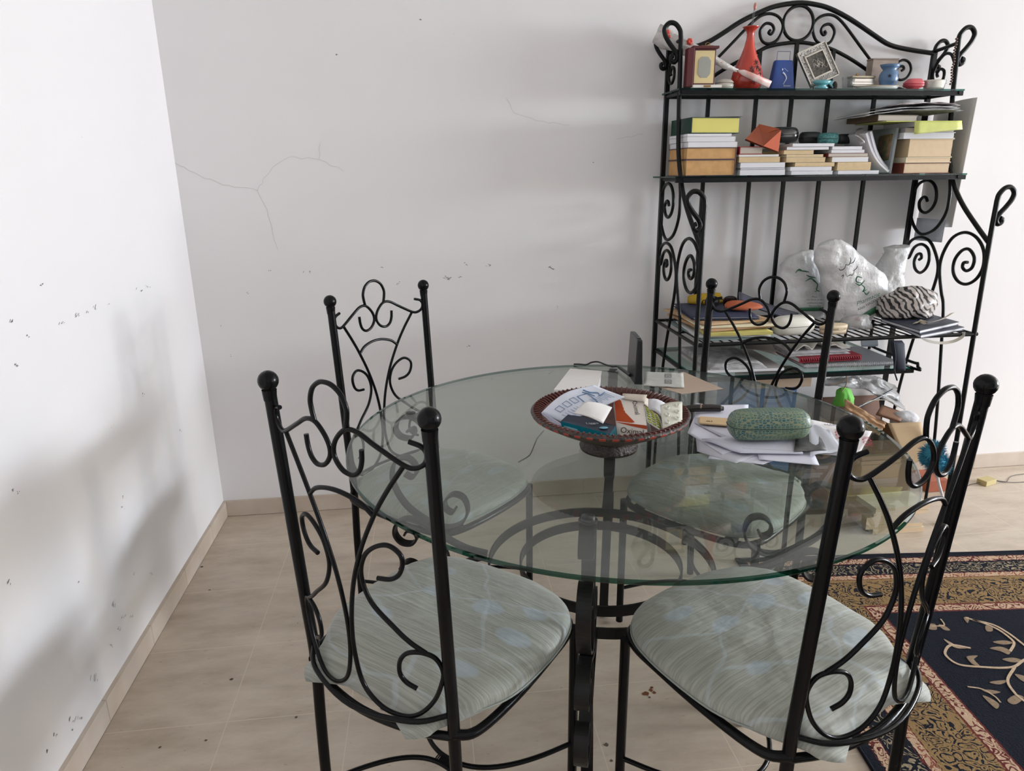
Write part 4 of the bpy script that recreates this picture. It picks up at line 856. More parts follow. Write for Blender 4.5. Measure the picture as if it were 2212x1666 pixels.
# vase
vx = Xa(1614); sc_ = mpx(1614)
RED_ = mat('red_glaze', s2l(196, 58, 40), .16, spec=.6, var2=s2l(150, 44, 36), vscale=9, coat=.3)
va = thing('vase', 'orange-red glazed bottle vase with a dark painted flower on the middle of the top shelf', 'vase', (vx, -.115, S1))
hz = Z(1614, 58, -.115)-S1
pr = [(17, 0), (26, 4), (32, 14), (33.5, 25), (31, 38), (25, 54), (17, 72), (11, 90), (8, 105), (7.4, 115), (10, 122), (15, 127), (18, 129), (16.5, 129.5), (9, 122), (6, 112)]
m = MB(); m.lathe([(r_*sc_*.95, .0005+z_/129.5*hz) for r_, z_ in pr], 40, cap=False); m.lathe([(.0001, .0006), (17*sc_*.95, .0005)], 40, cap=False); m.build('body', RED_, va)
m = MB(); PAINT = cm(74, 44, 40, .35)
def vsurf(a_, z_):
    for (r0, z0), (r1, z1) in zip(pr, pr[1:12]):
        if z0 <= z_ <= z1: r_ = r0+(r1-r0)*(z_-z0)/(z1-z0); break
    return Vector(((r_*sc_*.95+.0005)*math.cos(a_), (r_*sc_*.95+.0005)*math.sin(a_), z_/129.5*hz))
rq = random.Random(2)
for ca_, cz2, n_p, L in ((-1.25, 50, 9, 13), (-1.7, 40, 8, 9), (-1.5, 22, 8, 12), (-1.05, 36, 7, 9)):
    for k in range(n_p):
        t0 = 2*pi*k/n_p; pts = [vsurf(ca_+s_*L/33*math.cos(t0+.25*s_)*.8, max(5, min(78, cz2+s_*L*math.sin(t0+.25*s_)))) for s_ in (.15, .5, .8, 1)]
        m.tube(pts, .0011, 5, n=3, taper=lambda t: .4+1.2*math.sin(pi*min(1, t+.1)))
m.build('painted_flower', PAINT, va)
fl = thing('glass_flower', 'thin glass stem with a pink bud standing in the neck of the red vase', 'flower', (vx, -.115, S1+hz-.04))
m = MB(); m.tube([(0, 0, 0), (.004, 0, .05), (.007, 0, .095)], .0035, 10); m.build('stem', glassmat('stem_glass', (.72, .76, .76), 1.5, .05), fl)
m = MB(); m.ball((.0085, 0, .106), .006, sx=.8, sz=2.1); m.build('bud', cm(196, 120, 110, .3), fl)
tw = MB(); 
for k in range(5):
    a_ = k*.9; tw.tube([(Xa(1640)+.004, -.09, S1+.002), (Xa(1643)+.004*k, -.09, S1+.02), (Xa(1648)+.006*math.cos(a_), -.09, S1+.030+.012*math.sin(a_))], .0009, 5); tw.ball((Xa(1648)+.006*math.cos(a_), -.09, S1+.031+.012*math.sin(a_)), .0035, seg=8)
tag(tw.build('dried_sprig', [cm(86, 52, 46, .7)]), 'small dark dried sprig behind the red vase', 'dried flowers')
# bouquet in cellophane lying against the frame and the vase
bq = thing('wrapped_bouquet', 'flowers wrapped in cellophane lying across the top shelf from hook to vase', 'bouquet', (Xa(1540), -.10, S1))
CELL = mat('cellophane', s2l(214, 206, 200), .25, bump=1.0, bscale=60, var2=s2l(236, 232, 226), vscale=30, alpha=.8)
ax0, ax1 = P(1424, 78, y=-.062), P(1594, 152, y=-.188); d_ = (ax1-ax0); L_ = d_.length; q_ = d_.to_track_quat('Z', 'X').to_matrix().to_4x4(); Mb = Matrix.Translation(ax0) @ q_
m = MB(); m.loft([(-.012, 0, 0, .030, .024), (L_*.06, 0, 0, .033, .027), (L_*.25, 0, 0, .029, .028), (L_*.45, 0, 0, .024, .023), (L_*.65, 0, 0, .018, .017), (L_*.85, 0, 0, .012, .011), (L_, 0, 0, .006, .006)], 30, e=2, amp=.013, fr=30, M=Mb, seed=3); wpart(m, 'wrap', [CELL], bq)
m = MB(); b0, b1 = ax1, P(1664, 182, y=-.196); d2_ = b1-b0; Mc = Matrix.Translation(b0) @ d2_.to_track_quat('Z', 'X').to_matrix().to_4x4()
m.loft([(0, 0, 0, .004, .005), (.02, 0, 0, .010, .008), (.05, 0, 0, .011, .008), (d2_.length, 0, 0, .012, .006)], 20, e=2, amp=.004, fr=40, M=Mc, seed=5); wpart(m, 'stem_wrap', [cm(222, 206, 200, .4, var2=s2l(200, 110, 96), vscale=24)], bq)
m = MB()
for k, (t_, dx, dz) in enumerate(((.05, .006, .012), (.13, -.012, .004), (.2, .008, -.006), (.36, 0, .018))):
    c_ = ax0+d_*t_+Vector((dx, -.020, dz)); 
    for j in range(6): m.ball(c_+Vector((.005*math.cos(j), -.003, .005*math.sin(j))), .007, seg=8)
wpart(m, 'blossoms', [cm(206, 72, 56, .6)], bq)
m = MB()
for t_ in (.48, .58, .68, .8): c_ = ax0+d_*t_+Vector((0, -.0225+.014*(t_-.48), -.002)); m.tube([c_+Vector((-.012, 0, .003)), c_+Vector((0, -.002, -.002)), c_+Vector((.009, 0, -.001))], .0011, 6)
wpart(m, 'red_print', [cm(190, 70, 58, .6)], bq)
# blue cow bell
bl_ = thing('cow_bell', 'blue cow bell with a white footprint and a wire loop, on the top shelf', 'bell', (Xa(1693), -.10, S1))
BLUE = cm(28, 66, 140, .35); sc_ = mpx(1693, -.10); hb = Z(1693, 131, -.10)-S1
m = MB(); w0, w1, dd = 26.5*sc_, 19*sc_, .02
ol0 = [(-w0, -dd), (w0, -dd), (w0, dd), (-w0, dd)]; ol1 = [(-w1, -dd*.6), (w1, -dd*.6), (w1, dd*.6), (-w1, dd*.6)]
rg_ = []
for z_, f_ in ((0.0005, 0), (hb*.05, 0.02), (hb*.85, .88), (hb*.95, 1.0), (hb, 1.18)): rg_.append((z_, 0, 0, w0+(w1-w0)*f_, dd*(1-.4*f_)))
m.loft(rg_, 40, e=7); m.build('body', BLUE, bl_)
m = MB(); m.tube([(-14*sc_, 0, hb), (-13.5*sc_, 0, hb+17*sc_), (13.5*sc_, 0, hb+17*sc_), (14*sc_, 0, hb)], .0011, 6, curve=False); m.build('handle', cm(60, 70, 100, .4), bl_)
m = MB(); WP_ = cm(220, 224, 236, .5)
def bf(u, v): f_ = v/hb; return Vector((u*sc_, -(dd*(1-.4*min(1, f_)))-.0012, v))
m.tube([bf(-1, hb*.22), bf(3, hb*.33), bf(5, hb*.42), bf(2, hb*.52), bf(-3, hb*.60)], .0018, 6, taper=lambda t: .5+1.3*t)
m.ball(bf(-4, hb*.70), .0030, sy=.2, sx=.7, sz=1.3, seg=10)
for k in range(4): m.ball(bf(0.5+2.2*k, hb*(.73-.028*k)), .0013, sy=.25, seg=8)
m.build('footprint', WP_, bl_); text('lettering', 'Samoens', WP_, bl_, bf(0, hb*.15), (1, 0, .0), (0, 0, 1), 15*sc_)
# tilted silver frame
SILV = mat('silver', s2l(176, 172, 166), .3, metal=.85, bump=.8, bscale=260, var2=s2l(70, 66, 62), vscale=220); SIL2 = mat('silver_smooth', s2l(200, 196, 188), .25, metal=.85)
sf = thing('photo_frame', 'ornate silver frame standing tilted on its corner on the top shelf', 'photo frame', (Xa(1768), -.11, S1)); 
cF = P(1766, 146, y=-.12)+Vector((0, 0, .010)); a_ = math.radians(25); e1 = Vector((math.cos(a_), .12, math.sin(a_)-.05)).normalized(); e2 = Vector((-math.sin(a_), .25, math.cos(a_))).normalized(); e2 = (e2-e1*e2.dot(e1)).normalized(); e3 = e1.cross(e2)
Mf = Matrix(((e1.x, e2.x, e3.x, cF.x), (e1.y, e2.y, e3.y, cF.y), (e1.z, e2.z, e3.z, cF.z), (0, 0, 0, 1)))
s_ = mpx(1766, -.12); hw, hh = 34*s_, 37*s_
m = MB()
for a4 in ((-hw, hw, -hh, -hh*.62), (-hw, hw, hh*.62, hh), (-hw, -hw*.6, -hh*.62, hh*.62), (hw*.6, hw, -hh*.62, hh*.62)): m.box(a4[0], a4[1], a4[2], a4[3], -.004, .004, M=Mf)
wpart(m, 'ornate_border', [SILV], sf)
m = MB()
for a4 in ((-hw, hw, -hh, -hh*.93), (-hw, hw, hh*.93, hh), (-hw, -hw*.93, -hh, hh), (hw*.93, hw, -hh, hh), (-hw*.66, hw*.66, -hh*.66, -hh*.58), (-hw*.66, hw*.66, hh*.58, hh*.66), (-hw*.66, -hw*.57, -hh*.6, hh*.6), (hw*.57, hw*.66, -hh*.6, hh*.6)): m.box(a4[0], a4[1], a4[2], a4[3], -.005, .0056, M=Mf)
wpart(m, 'bead_trim', [SIL2], sf)
m = MB(); m.box(-hw*.57, hw*.57, -hh*.58, hh*.58, -.002, .001, M=Mf); wpart(m, 'picture', [mat('engraving', s2l(96, 92, 86), .4, metal=.4, var2=s2l(52, 50, 48), vscale=90)], sf)
m = MB(); rq = random.Random(9)
for k in range(7): x0, y0 = rq.uniform(-.35, .2)*hw, rq.uniform(-.3, .3)*hh; m.tube([(x0, y0, .0015), (x0+.15*hw, y0+.12*hh, .0015), (x0+.3*hw, y0-.08*hh, .0015), (x0+.42*hw, y0+.1*hh, .0015)], .0008, 5, M=Mf)
wpart(m, 'engraved_script', [SIL2], sf)
m = MB(); m.tube([cF+e3*-.006+e2*.02, Vector((cF.x+.012, cF.y+.035, S1+.003))], .003, 6, curve=False); m.ball((Xa(1810), -.10, S1+.019), .018, sx=.55, sy=.4); wpart(m, 'stand', [cm(24, 22, 22, .4)], sf)
# dishes and little things to the right
gd = thing('glass_dish', 'small turquoise glass fish-shaped dish before the silver frame', 'dish', (Xa(1775, -.17), -.17, S1)); s_ = mpx(1775, -.17)
gd.scale = (1.5, 1.3, 1.4)
m = MB(); m.loft([(.0006, 0, 0, .014, .010), (.005, 0, 0, .018, .012), (.009, 0, 0, .010, .008), (.012, 0, 0, .016, .012), (.019, 0, 0, .024, .015), (.0225, .003, 0, .020, .010)], 26, e=2.0); m.build('bowl', mat('turquoise_glass', s2l(84, 158, 166), .12, coat=.5), gd)
m = MB(); m.prism([(.018, .014), (.030, .024), (.026, .012), (.030, .004)], -.003, .003); m.build('tail_fin', mat('turquoise_glass_fin', s2l(84, 158, 166), .12), gd)
cu_ = MB(); cu_.lathe([(.0001, .0008), (.012, .0008), (.0155, .026), (.0145, .026), (.011, .004), (.0001, .004)], 24, M=Matrix.Translation((Xa(1832, -.175), -.175, S1)) @ Matrix.Diagonal((1.6, 1.2, 1.6, 1)), cap=False)
tag(cu_.build('tealight_glass', [glassmat('cup_glass', (.86, .88, .88), 1.5, .08)]), 'small clear glass cup left of the silver box on the top shelf', 'glass cup')
cw = MB(); cw.lathe([(.0001, .0005), (.0035, .0005), (.0038, .009), (.0001, .010)], 14, M=Matrix.Translation((Xa(1723, -.13), -.13, S1)), cap=False)
tag(cw.build('thimble', [cm(220, 220, 218, .4)]), 'tiny white thimble-like cap right of the blue bell', 'thimble')
pl_ = thing('oval_dish', 'white oval dish carrying the silver box and the blue burner', 'dish', (Xa(1896, -.145), -.145, S1)); s_ = mpx(1893, -.14)
pl_.scale = (1.65, 1.3, 1.5)
m = MB(); m.loft([(.0006, 0, 0, .038, .018), (.004, 0, 0, .046, .024), (.0085, 0, 0, .050, .030)], 36, e=2.0); m.build('dish_body', cm(220, 218, 212, .25), pl_)
m = MB(); m.tube([(.050*math.cos(2*pi*k/36), .030*math.sin(2*pi*k/36), .0085) for k in range(36)], .0012, 6, closed=True, curve=False); m.build('rim', cm(190, 176, 150, .3), pl_)
sb_ = thing('jewellery_box', 'silver rectangular jewellery box with a beaded edge on the white dish', 'jewellery box', (Xa(1860, -.12), -.12, S1+.0160), .0)
sb_.scale = (1.7, 1.1, 1.7)
m = MB(); m.rbox(-.027, .025, -.014, .014, 0, .016, .002); m.build('body', SIL2, sb_)
m = MB(); m.rbox(-.0285, .0265, -.0155, .0155, .0165, .021, .002); m.box(-.008, .010, -.010, .010, .021, .0215); m.build('lid', mat('silver_lid', s2l(170, 160, 140), .3, metal=.8), sb_)
m = MB(); [m.ball((-.026+.0026*k, -.0150, .003), .0011, seg=6) for k in range(20)]; [m.ball((-.026+.0026*k, -.0150, .0085), .0008, seg=6) for k in range(20)]; m.build('bead_row', SIL2, sb_)
m = MB(); m.ball((-.012, 0, .024), .0032, seg=10); m.build('knob', GOLDM, sb_)
wb_ = thing('wooden_box', 'greyish wooden block box behind the blue burner', 'box', (Xa(1900, -.07), -.075, S1)); hzb = Z(1900, 128, -.07)-S1
wb_.scale = (1.9, 0.9, 1)
m = MB(); m.rbox(-.028, .026, -.022, .022, .0005, hzb-.006, .001); m.build('body', cm(166, 150, 138, .7, var=.2, vscale=50), wb_)
m = MB(); m.rbox(-.029, .027, -.023, .023, hzb-.0055, hzb, .001); m.build('lid', cm(150, 134, 122, .7, var=.2, vscale=50), wb_)
ob = thing('oil_burner', 'blue glazed ceramic oil burner with star cut-outs', 'oil burner', (Xa(1918, -.155), -.155, S1+.0134)); BG = cm(86, 116, 150, .22)
ob.scale = (1.7, 1.4, 1.8)
m = MB(); m.lathe([(.010, 0), (.0175, .004), (.0205, .013), (.020, .022), (.0165, .028), (.0135, .031), (.0185, .036), (.0215, .041), (.020, .041), (.012, .035), (.0001, .034)], 32, cap=False); m.lathe([(.0001, .0001), (.010, 0)], 32, cap=False); m.build('body', BG, ob)
m = MB()
for a_, z_ in ((-2.0, .018), (-1.35, .006), (-.8, .019)):
    c_ = Vector((.0207*math.cos(a_), .0207*math.sin(a_), z_)); n_ = Vector((math.cos(a_), math.sin(a_), 0)); u_ = Vector((-n_.y, n_.x, 0)); v_ = Vector((0, 0, 1))
    st = [c_+n_*.0006+(u_*math.cos(pi/2+k*pi/5)+v_*math.sin(pi/2+k*pi/5))*(.0045 if k % 2 == 0 else .002) for k in range(10)]
    m.add([c_+n_*.0006]+st, [(0, 1+k, 1+(k+1) % 10) for k in range(10)])
m.build('star_hole', cm(24, 30, 44, .6), ob)
rd = thing('glass_dish', 'frosted pink-red glass dish between burner and silver casket', 'dish', (Xa(1974, -.14), -.14, S1)); 
rd.scale = (1.35, 1.3, 1.6)
m = MB(); m.loft([(.0006, 0, 0, .013, .012), (.005, 0, 0, .014, .013), (.008, 0, 0, .024, .018), (.012, 0, 0, .028, .020), (.013, 0, 0, .027, .019)], 30, e=3); m.build('foot', mat('pink_glass', s2l(196, 74, 82), .3), rd)
m = MB(); m.loft([(.0135, 0, 0, .0265, .0185), (.017, 0, 0, .027, .019), (.0255, .001, 0, .018, .012), (.026, .001, 0, .015, .010)], 30, e=3); m.build('lid', mat('pink_glass_lid', s2l(206, 92, 98), .4), rd)
hc = thing('trinket_casket', 'pale silver boat-shaped casket with a beaded band at the right end of the top shelf', 'trinket box', (min(Xa(2026, -.14), XR-.062), -.14, S1), -.05)
hc.scale = (1.35, 1.2, 1.5)
m = MB(); m.loft([(.0006, 0, 0, .026, .017), (.008, 0, 0, .028, .019), (.020, 0, 0, .0300, .021), (.0225, 0, 0, .0310, .0215), (.0245, 0, 0, .0305, .0212), (.0250, 0, 0, .028, .019)], 36, e=2.4); m.build('body', mat('pale_silver', s2l(196, 192, 182), .35, metal=.5), hc)
m = MB(); [m.ball((-.0265+.0023*k, -.0145-.004*math.sin(pi*k/23), .0165), .0010, seg=6) for k in range(24)]; m.build('bead_row', SIL2, hc)
nk = thing('bead_necklace', 'brown wooden bead necklace hanging from the front right corner of the rack', 'necklace', (XR-.01, -.165, S1)); m = MB(); WD = cm(104, 78, 64, .5)
for k in range(17):
    q = P(2066-.8*k+1.2*math.sin(k), 84+6.1*k, y=-.182); m.ball(q, .0046, seg=8, sz=.85)
wpart(m, 'beads', [WD], nk)
# ================================================================== WIRE SHELF
z3 = S3+.0006
def slabpx(q4, z, h, name, label, cat, m_, grp=None, parts=None, rough=None):
    """flat thing whose top outline is seen at four pixels, at height z+h"""
    top = [P(a, b_, z=z+h) for a, b_ in q4]; m = MB(); bot = [Vector((p.x, p.y, z)) for p in top]
    m.add(bot+top, [(0, 3, 2, 1), (4, 5, 6, 7), (0, 1, 5, 4), (1, 2, 6, 5), (2, 3, 7, 6), (3, 0, 4, 7)]); return tag(m.build(name, m_), label, cat, grp)
def envel(cx, cy, z, w_, d, h, rz, m_, label, seed, name='envelope', cat='envelope', lump=.004):
    M_ = Matrix.Translation((cx, cy, z)) @ Matrix.Rotation(rz, 4, 'Z'); m = MB()
    m.sheet([(-w_/2, -d/2, h), (w_/2, -d/2, h), (w_/2, d/2, h), (-w_/2, d/2, h)], h*.8, 16, 12, fn=lambda u, v: (.003*noise.noise(Vector((u*4, v*4, seed))), .003*noise.noise(Vector((v*5, u*3, seed+5))), -lump*.4+lump*.4*noise.noise(Vector((u*3, v*3, seed+2)))), M=M_)
    return tag(m.build(name, [m_]), label, cat, 'paper heap at the left of the wire shelf')
KR = cm(176, 138, 100, .75, var=.12, vscale=10); KR2 = cm(190, 158, 120, .75, var=.1, vscale=10)
GRN = cm(120, 140, 136, .7)
zE = z3
for i, (cx, cy, w_, d, h, rz, m_, lb, nm, ct) in enumerate((
    (1.965, -.275, .27, .33, .008, .05, GRN, 'grey-green folder at the very bottom of the heap on the wire shelf', 'folder', 'folder'),
    (1.965, -.30, .27, .28, .006, -.10, cm(206, 206, 204, .8), 'white paper sheaf just above the grey-green folder', 'paper_sheaf', 'papers'),
    (1.975, -.325, .24, .26, .014, -.06, cm(196, 184, 104, .7), 'yellow padded envelope at the front of the heap', 'envelope', 'envelope'),
    (1.965, -.27, .27, .31, .010, .12, KR, 'brown envelope above the yellow one', 'envelope', 'envelope'),
    (1.975, -.27, .28, .32, .006, -.02, cm(220, 210, 178, .8), 'torn cream envelope in the middle of the heap', 'envelope', 'envelope'),
    (1.96, -.25, .27, .31, .008, .16, KR2, 'light brown envelope topmost of the heap, under the blue folder', 'envelope', 'envelope'))):
    envel(cx, cy, zE, w_, d, h, rz, m_, lb, i*3.1, nm, ct); zE += h+.0012
fo = thing('document_folder', 'navy blue folder lying on the brown envelopes of the wire shelf', 'folder', (1.965, -.25, zE), -.10)
m = MB(); m.sheet([(-.13, -.13, .012), (.115, -.13, .010), (.115, .13, .012), (-.13, .14, .014)], .003, 12, 10, fn=lambda u, v: (0, 0, .003*math.sin(3*u))); m.build('cover', cm(42, 50, 78, .6), fo)
m = MB(); m.sheet([(-.13, -.13, .004), (.115, -.13, .004), (.115, .13, .004), (-.13, .14, .004)], .003, 4, 4); m.build('back_cover', cm(36, 44, 70, .6), fo)
m = MB(); m.box(-.12, .110, -.120, .12, .0045, .0075); m.build('papers', PG_W, fo)
zF = zE+.018
yp = MB(); yp.loft([(zF, 1.97, -.12, .075, .035), (zF+.012, 1.97, -.12, .078, .038), (zF+.028, 1.965, -.12, .07, .028), (zF+.036, 1.985, -.12, .045, .012)], 30, e=2.2, amp=.005, fr=16)
tag(yp.build('cloth_pouch', [cm(186, 150, 30, .7, bump=.2)]), 'mustard yellow cloth pouch behind the sunglasses', 'pouch')
sg = thing('sunglasses', 'black sunglasses resting on the blue folder before the yellow pouch', 'sunglasses', (1.985, -.235, zF+.003), -.15)
for s_ in (-1, 1):
    m = MB(); m.tube([(s_*.034+.026*math.copysign(abs(math.cos(k*pi/12))**.75, math.cos(k*pi/12)), -.003*abs(math.cos(k*pi/12)), .020+.020*math.copysign(abs(math.sin(k*pi/12))**.8, math.sin(k*pi/12))) for k in range(24)], .0022, 6, closed=True, curve=False); m.build('rim', BLK, sg)
    m = MB(); m.prism([(s_*.034+.025*math.copysign(abs(math.cos(k*pi/10))**.75, math.cos(k*pi/10)), .020+.019*math.copysign(abs(math.sin(k*pi/10))**.8, math.sin(k*pi/10))) for k in range(20)], -.001, .001); m.build('lens', mat('dark_lens', (.006, .007, .008), .08, spec=.7), sg)
    m = MB(); m.tube([(s_*.060, 0, .026), (s_*.061, .03, .020), (s_*.058, .055, .006), (s_*.056, .062, .002)], .002, 6); m.build('temple', BLK, sg)
m = MB(); m.tube([(-.010, 0, .026), (0, -.002, .029), (.010, 0, .026)], .002, 6); m.build('bridge', BLK, sg)
og = MB(); Mo = Matrix.Translation(P(1607, 668, y=-.30)) @ Matrix.Rotation(-.12, 4, 'Z')
zo = zF+.001; cxo = X(1607, 668, -.28)
og.loft([(zo, cxo, -.28, .055, .035), (zo+.006, cxo, -.28, .074, .042), (zo+.016, cxo-.006, -.275, .070, .038), (zo+.026, cxo-.018, -.27, .045, .022), (zo+.030, cxo-.03, -.27, .022, .010)], 36, e=2.0, amp=.002, fr=12)
OR = bpy.data.materials.new('orange_mesh_cloth'); OR.use_nodes = True; nt = OR.node_tree; b = nt.nodes['Principled BSDF']; b.inputs['Roughness'].default_value = .75
tc = node(nt, 'ShaderNodeTexCoord'); wv = node(nt, 'ShaderNodeTexWave'); wv.inputs['Scale'].default_value = 90; nt.links.new(tc.outputs['Object'], wv.inputs[0])
mx = node(nt, 'ShaderNodeMix', data_type='RGBA'); mx.inputs[6].default_value = (*s2l(196, 104, 62), 1); mx.inputs[7].default_value = (*s2l(150, 70, 42), 1); nt.links.new(wv.outputs['Fac'], mx.inputs[0]); nt.links.new(mx.outputs[2], b.inputs['Base Color'])
tag(og.build('glasses_pouch', [OR]), 'orange ribbed glasses pouch lying on the blue folder', 'pouch')
mg = MB(); mg.sheet([P(1598, 650, y=-.25), P(1722, 690, y=-.27), P(1725, 676, y=-.185), P(1597, 630, y=-.165)], .006, 12, 4, fn=lambda u, v: (0, 0, -.006*math.sin(pi*u)))
tag(mg.build('magazine', [cm(74, 74, 92, .35, var=.15, vscale=12)]), 'slate purple magazine sloping down behind the orange pouch', 'magazine')
CS = mat('pearl_case', s2l(214, 210, 198), .3, coat=.2)
pod('glasses_case', 'large pearly white hard glasses case on the wire shelf', 'glasses case', X(1714, 715, -.40), -.395, z3, .082, .038, .070, .12, CS, e=2.8, seam=cm(120, 116, 108, .6))
ov = thing('wooden_box', 'oval pale wooden cheese-style box at the front of the wire shelf', 'box', (X(1798, 725, -.40), -.40, z3), .1)
m = MB(); m.loft([(.0005, 0, 0, .052, .028), (.017, 0, 0, .052, .028)], 40, e=2.2); m.build('base', cm(206, 184, 152, .6, var=.08, vscale=30), ov)
m = MB(); m.loft([(.0175, 0, 0, .0535, .0295), (.032, 0, 0, .0535, .0295), (.0335, 0, 0, .050, .027)], 40, e=2.2); m.box(.0, .02, -.0302, -.0295, .018, .024); m.build('lid', cm(214, 194, 160, .6, var=.08, vscale=30), ov)
PB = mat('thin_plastic', s2l(188, 186, 184), .22, bump=1.0, bscale=55, alpha=.55)
pbg = thing('clear_bag', 'clear plastic bag with a red and white item, in the middle of the wire shelf', 'plastic bag', (X(1848, 705, -.33), -.33, z3))
m = MB(); m.loft([(.0005, 0, 0, .062, .035), (.012, 0, 0, .068, .038), (.03, 0, 0, .060, .032), (.045, .01, 0, .045, .02), (.050, .014, 0, .03, .010)], 36, e=2.1, amp=.010, fr=24, seed=8); m.build('bag', PB, pbg)
m = MB(); m.ball((.005, -.004, .024), .023, sx=1.1, sy=.9); m.build('white_item', cm(216, 208, 200, .5), pbg)
m = MB(); m.ball((-.002, -.008, .036), .014, sx=1.4, sz=.6); m.build('red_cap', cm(164, 74, 84, .5), pbg)
# pharmacy bags
BAGM = mat('pharmacy_plastic', s2l(206, 204, 202), .35, bump=.7, bscale=34, var2=s2l(222, 222, 222), vscale=18)
GRNP = cm(36, 96, 62, .5); DKP = cm(52, 74, 64, .5)
def pxrings(rows, y, hy, z0):
    out = []
    for k, (py, pl, pr) in enumerate(rows):
        a_, b_ = X(pl, py, y), min(XR-.032, X(pr, py, y)); z = max(z0, Z((pl+pr)/2, py, y)); out.append((z, (a_+b_)/2, y, abs(b_-a_)/2, hy[k] if isinstance(hy, list) else hy))
    return out
def dens(r, n=4):
    out = []
    for a_, b_ in zip(r, r[1:]):
        for k in range(n): out.append(tuple(a_[i]+(b_[i]-a_[i])*k/n for i in range(5)))
    return out+[r[-1]]
def surfpt(px, py, y): return P(px, py, y=y)
def bag(label, rows, y, hy, seed, amp=.009, mats=None):
    r = dens(pxrings(rows, y, hy, z3)); root = thing('pharmacy_bag', label, 'plastic bag', (r[0][1], y, z3), 0, 'pharmacy bags on the wire shelf')
    m = MB(); m.loft(r, 56, e=2.3, amp=amp, fr=15, seed=seed); wpart(m, 'bag', [BAGM], root); return root, r
def scribble(root, strokes, y, r_, m_, name):
    m = MB()
    for s_ in strokes: m.tube([P(a, b_, y=y) for a, b_ in s_], r_, 6, n=4, taper=lambda t: .6+.8*math.sin(pi*t))
    wpart(m, name, [m_], root)
b1, _ = bag('white pharmacy bag at the left with French wording and a green band', [(700, 1690, 1792), (672, 1682, 1795), (640, 1676, 1792), (600, 1680, 1778), (572, 1688, 1765), (552, 1700, 1755), (540, 1722, 1756)], -.105, [.035, .045, .045, .04, .035, .03, .012], 1)
yy = -.166
for k, (tx, w_) in enumerate((('Pour', 14), ('ma santé, je fais', 42), ('confiance à mon', 40), ('Pharmacien', 30))):
    p0 = P(1755-w_*.42+5, 643+k*6.6, y=yy); text('lettering', tx, DKP, b1, p0-Vector(b1.location), (1, 0, -.03), (0, 0, 1), w_*.00165, .0065)
scribble(b1, [[(1718, 590), (1726, 582), (1734, 586)], [(1722, 584), (1738, 586), (1748, 588)], [(1742, 594), (1750, 598), (1762, 600)], [(1740, 608), (1752, 602), (1764, 610)], [(1756, 606), (1766, 614), (1764, 626), (1770, 630)], [(1760, 630), (1770, 628)]], yy, .0018, GRNP, 'green_script')
m = MB(); m.sheet([P(1728, 672, y=yy), P(1792, 672, y=yy), P(1792, 664, y=yy), P(1728, 665, y=yy)], .001, 6, 1); wpart(m, 'green_band', [GRNP], b1)
b2_, _ = bag('largest white pharmacy bag, in the middle, with green and black lettering', [(704, 1797, 1860), (690, 1790, 1876), (668, 1785, 1893), (640, 1780, 1908), (610, 1778, 1917), (590, 1772, 1905), (565, 1763, 1872), (545, 1760, 1850), (530, 1764, 1835), (517, 1790, 1815)], -.212, [.040, .05, .052, .052, .05, .045, .04, .035, .025, .01], 2, .009)
yy = -.280
text('lettering', 'Pharmacie', GRNP, b2_, P(1851, 661, y=yy)-Vector(b2_.location), (1, 0, .42), (-.42, 0, 1), .098, shear=.35)
text('lettering', 'Allala HADDAD', cm(50, 54, 52, .5), b2_, P(1853, 672, y=yy)-Vector(b2_.location), (1, 0, .50), (-.5, 0, 1), .100)
scribble(b2_, [[(1812, 580), (1816, 584), (1824, 580), (1828, 570)], [(1826, 572), (1834, 572), (1838, 562), (1836, 556)], [(1836, 570), (1844, 566), (1848, 556)], [(1814, 571), (1817, 570)]], yy, .0013, cm(40, 52, 48, .5), 'arabic_script')
scribble(b2_, [[(1817, 598), (1822, 594), (1820, 602)], [(1826, 588), (1830, 598)], [(1830, 598), (1836, 594), (1842, 594), (1846, 584)], [(1842, 586), (1850, 580), (1852, 574)]], yy, .0012, cm(40, 46, 44, .5), 'arabic_name')
scribble(b2_, [[(1862, 600), (1852, 598), (1850, 608), (1862, 612)], [(1848, 612), (1858, 616), (1868, 606)], [(1860, 614), (1868, 622), (1864, 630), (1872, 626)], [(1866, 630), (1872, 636), (1878, 630)]], yy, .0020, GRNP, 'green_logo')
m = MB(); m.sheet([P(1868, 690, y=-.270), P(1894, 674, y=-.270), P(1892, 662, y=-.270), P(1864, 679, y=-.270)], .001, 6, 1); wpart(m, 'green_band', [GRNP], b2_)
b3, _ = bag('white pharmacy bag at the right with an open top, behind the zebra bag', [(700, 1888, 1960), (660, 1886, 1982), (610, 1888, 1982), (585, 1893, 1979), (560, 1904, 1980), (545, 1913, 1984), (535, 1912, 1980), (530, 1925, 1965)], -.092, [.035, .045, .045, .045, .04, .035, .03, .015], 3, .008)
scribble(b3, [[(1893, 586), (1897, 592), (1902, 586)], [(1898, 596), (1904, 602), (1914, 596)], [(1895, 582), (1897, 581)]], -.150, .0012, cm(40, 52, 48, .5), 'arabic_script')
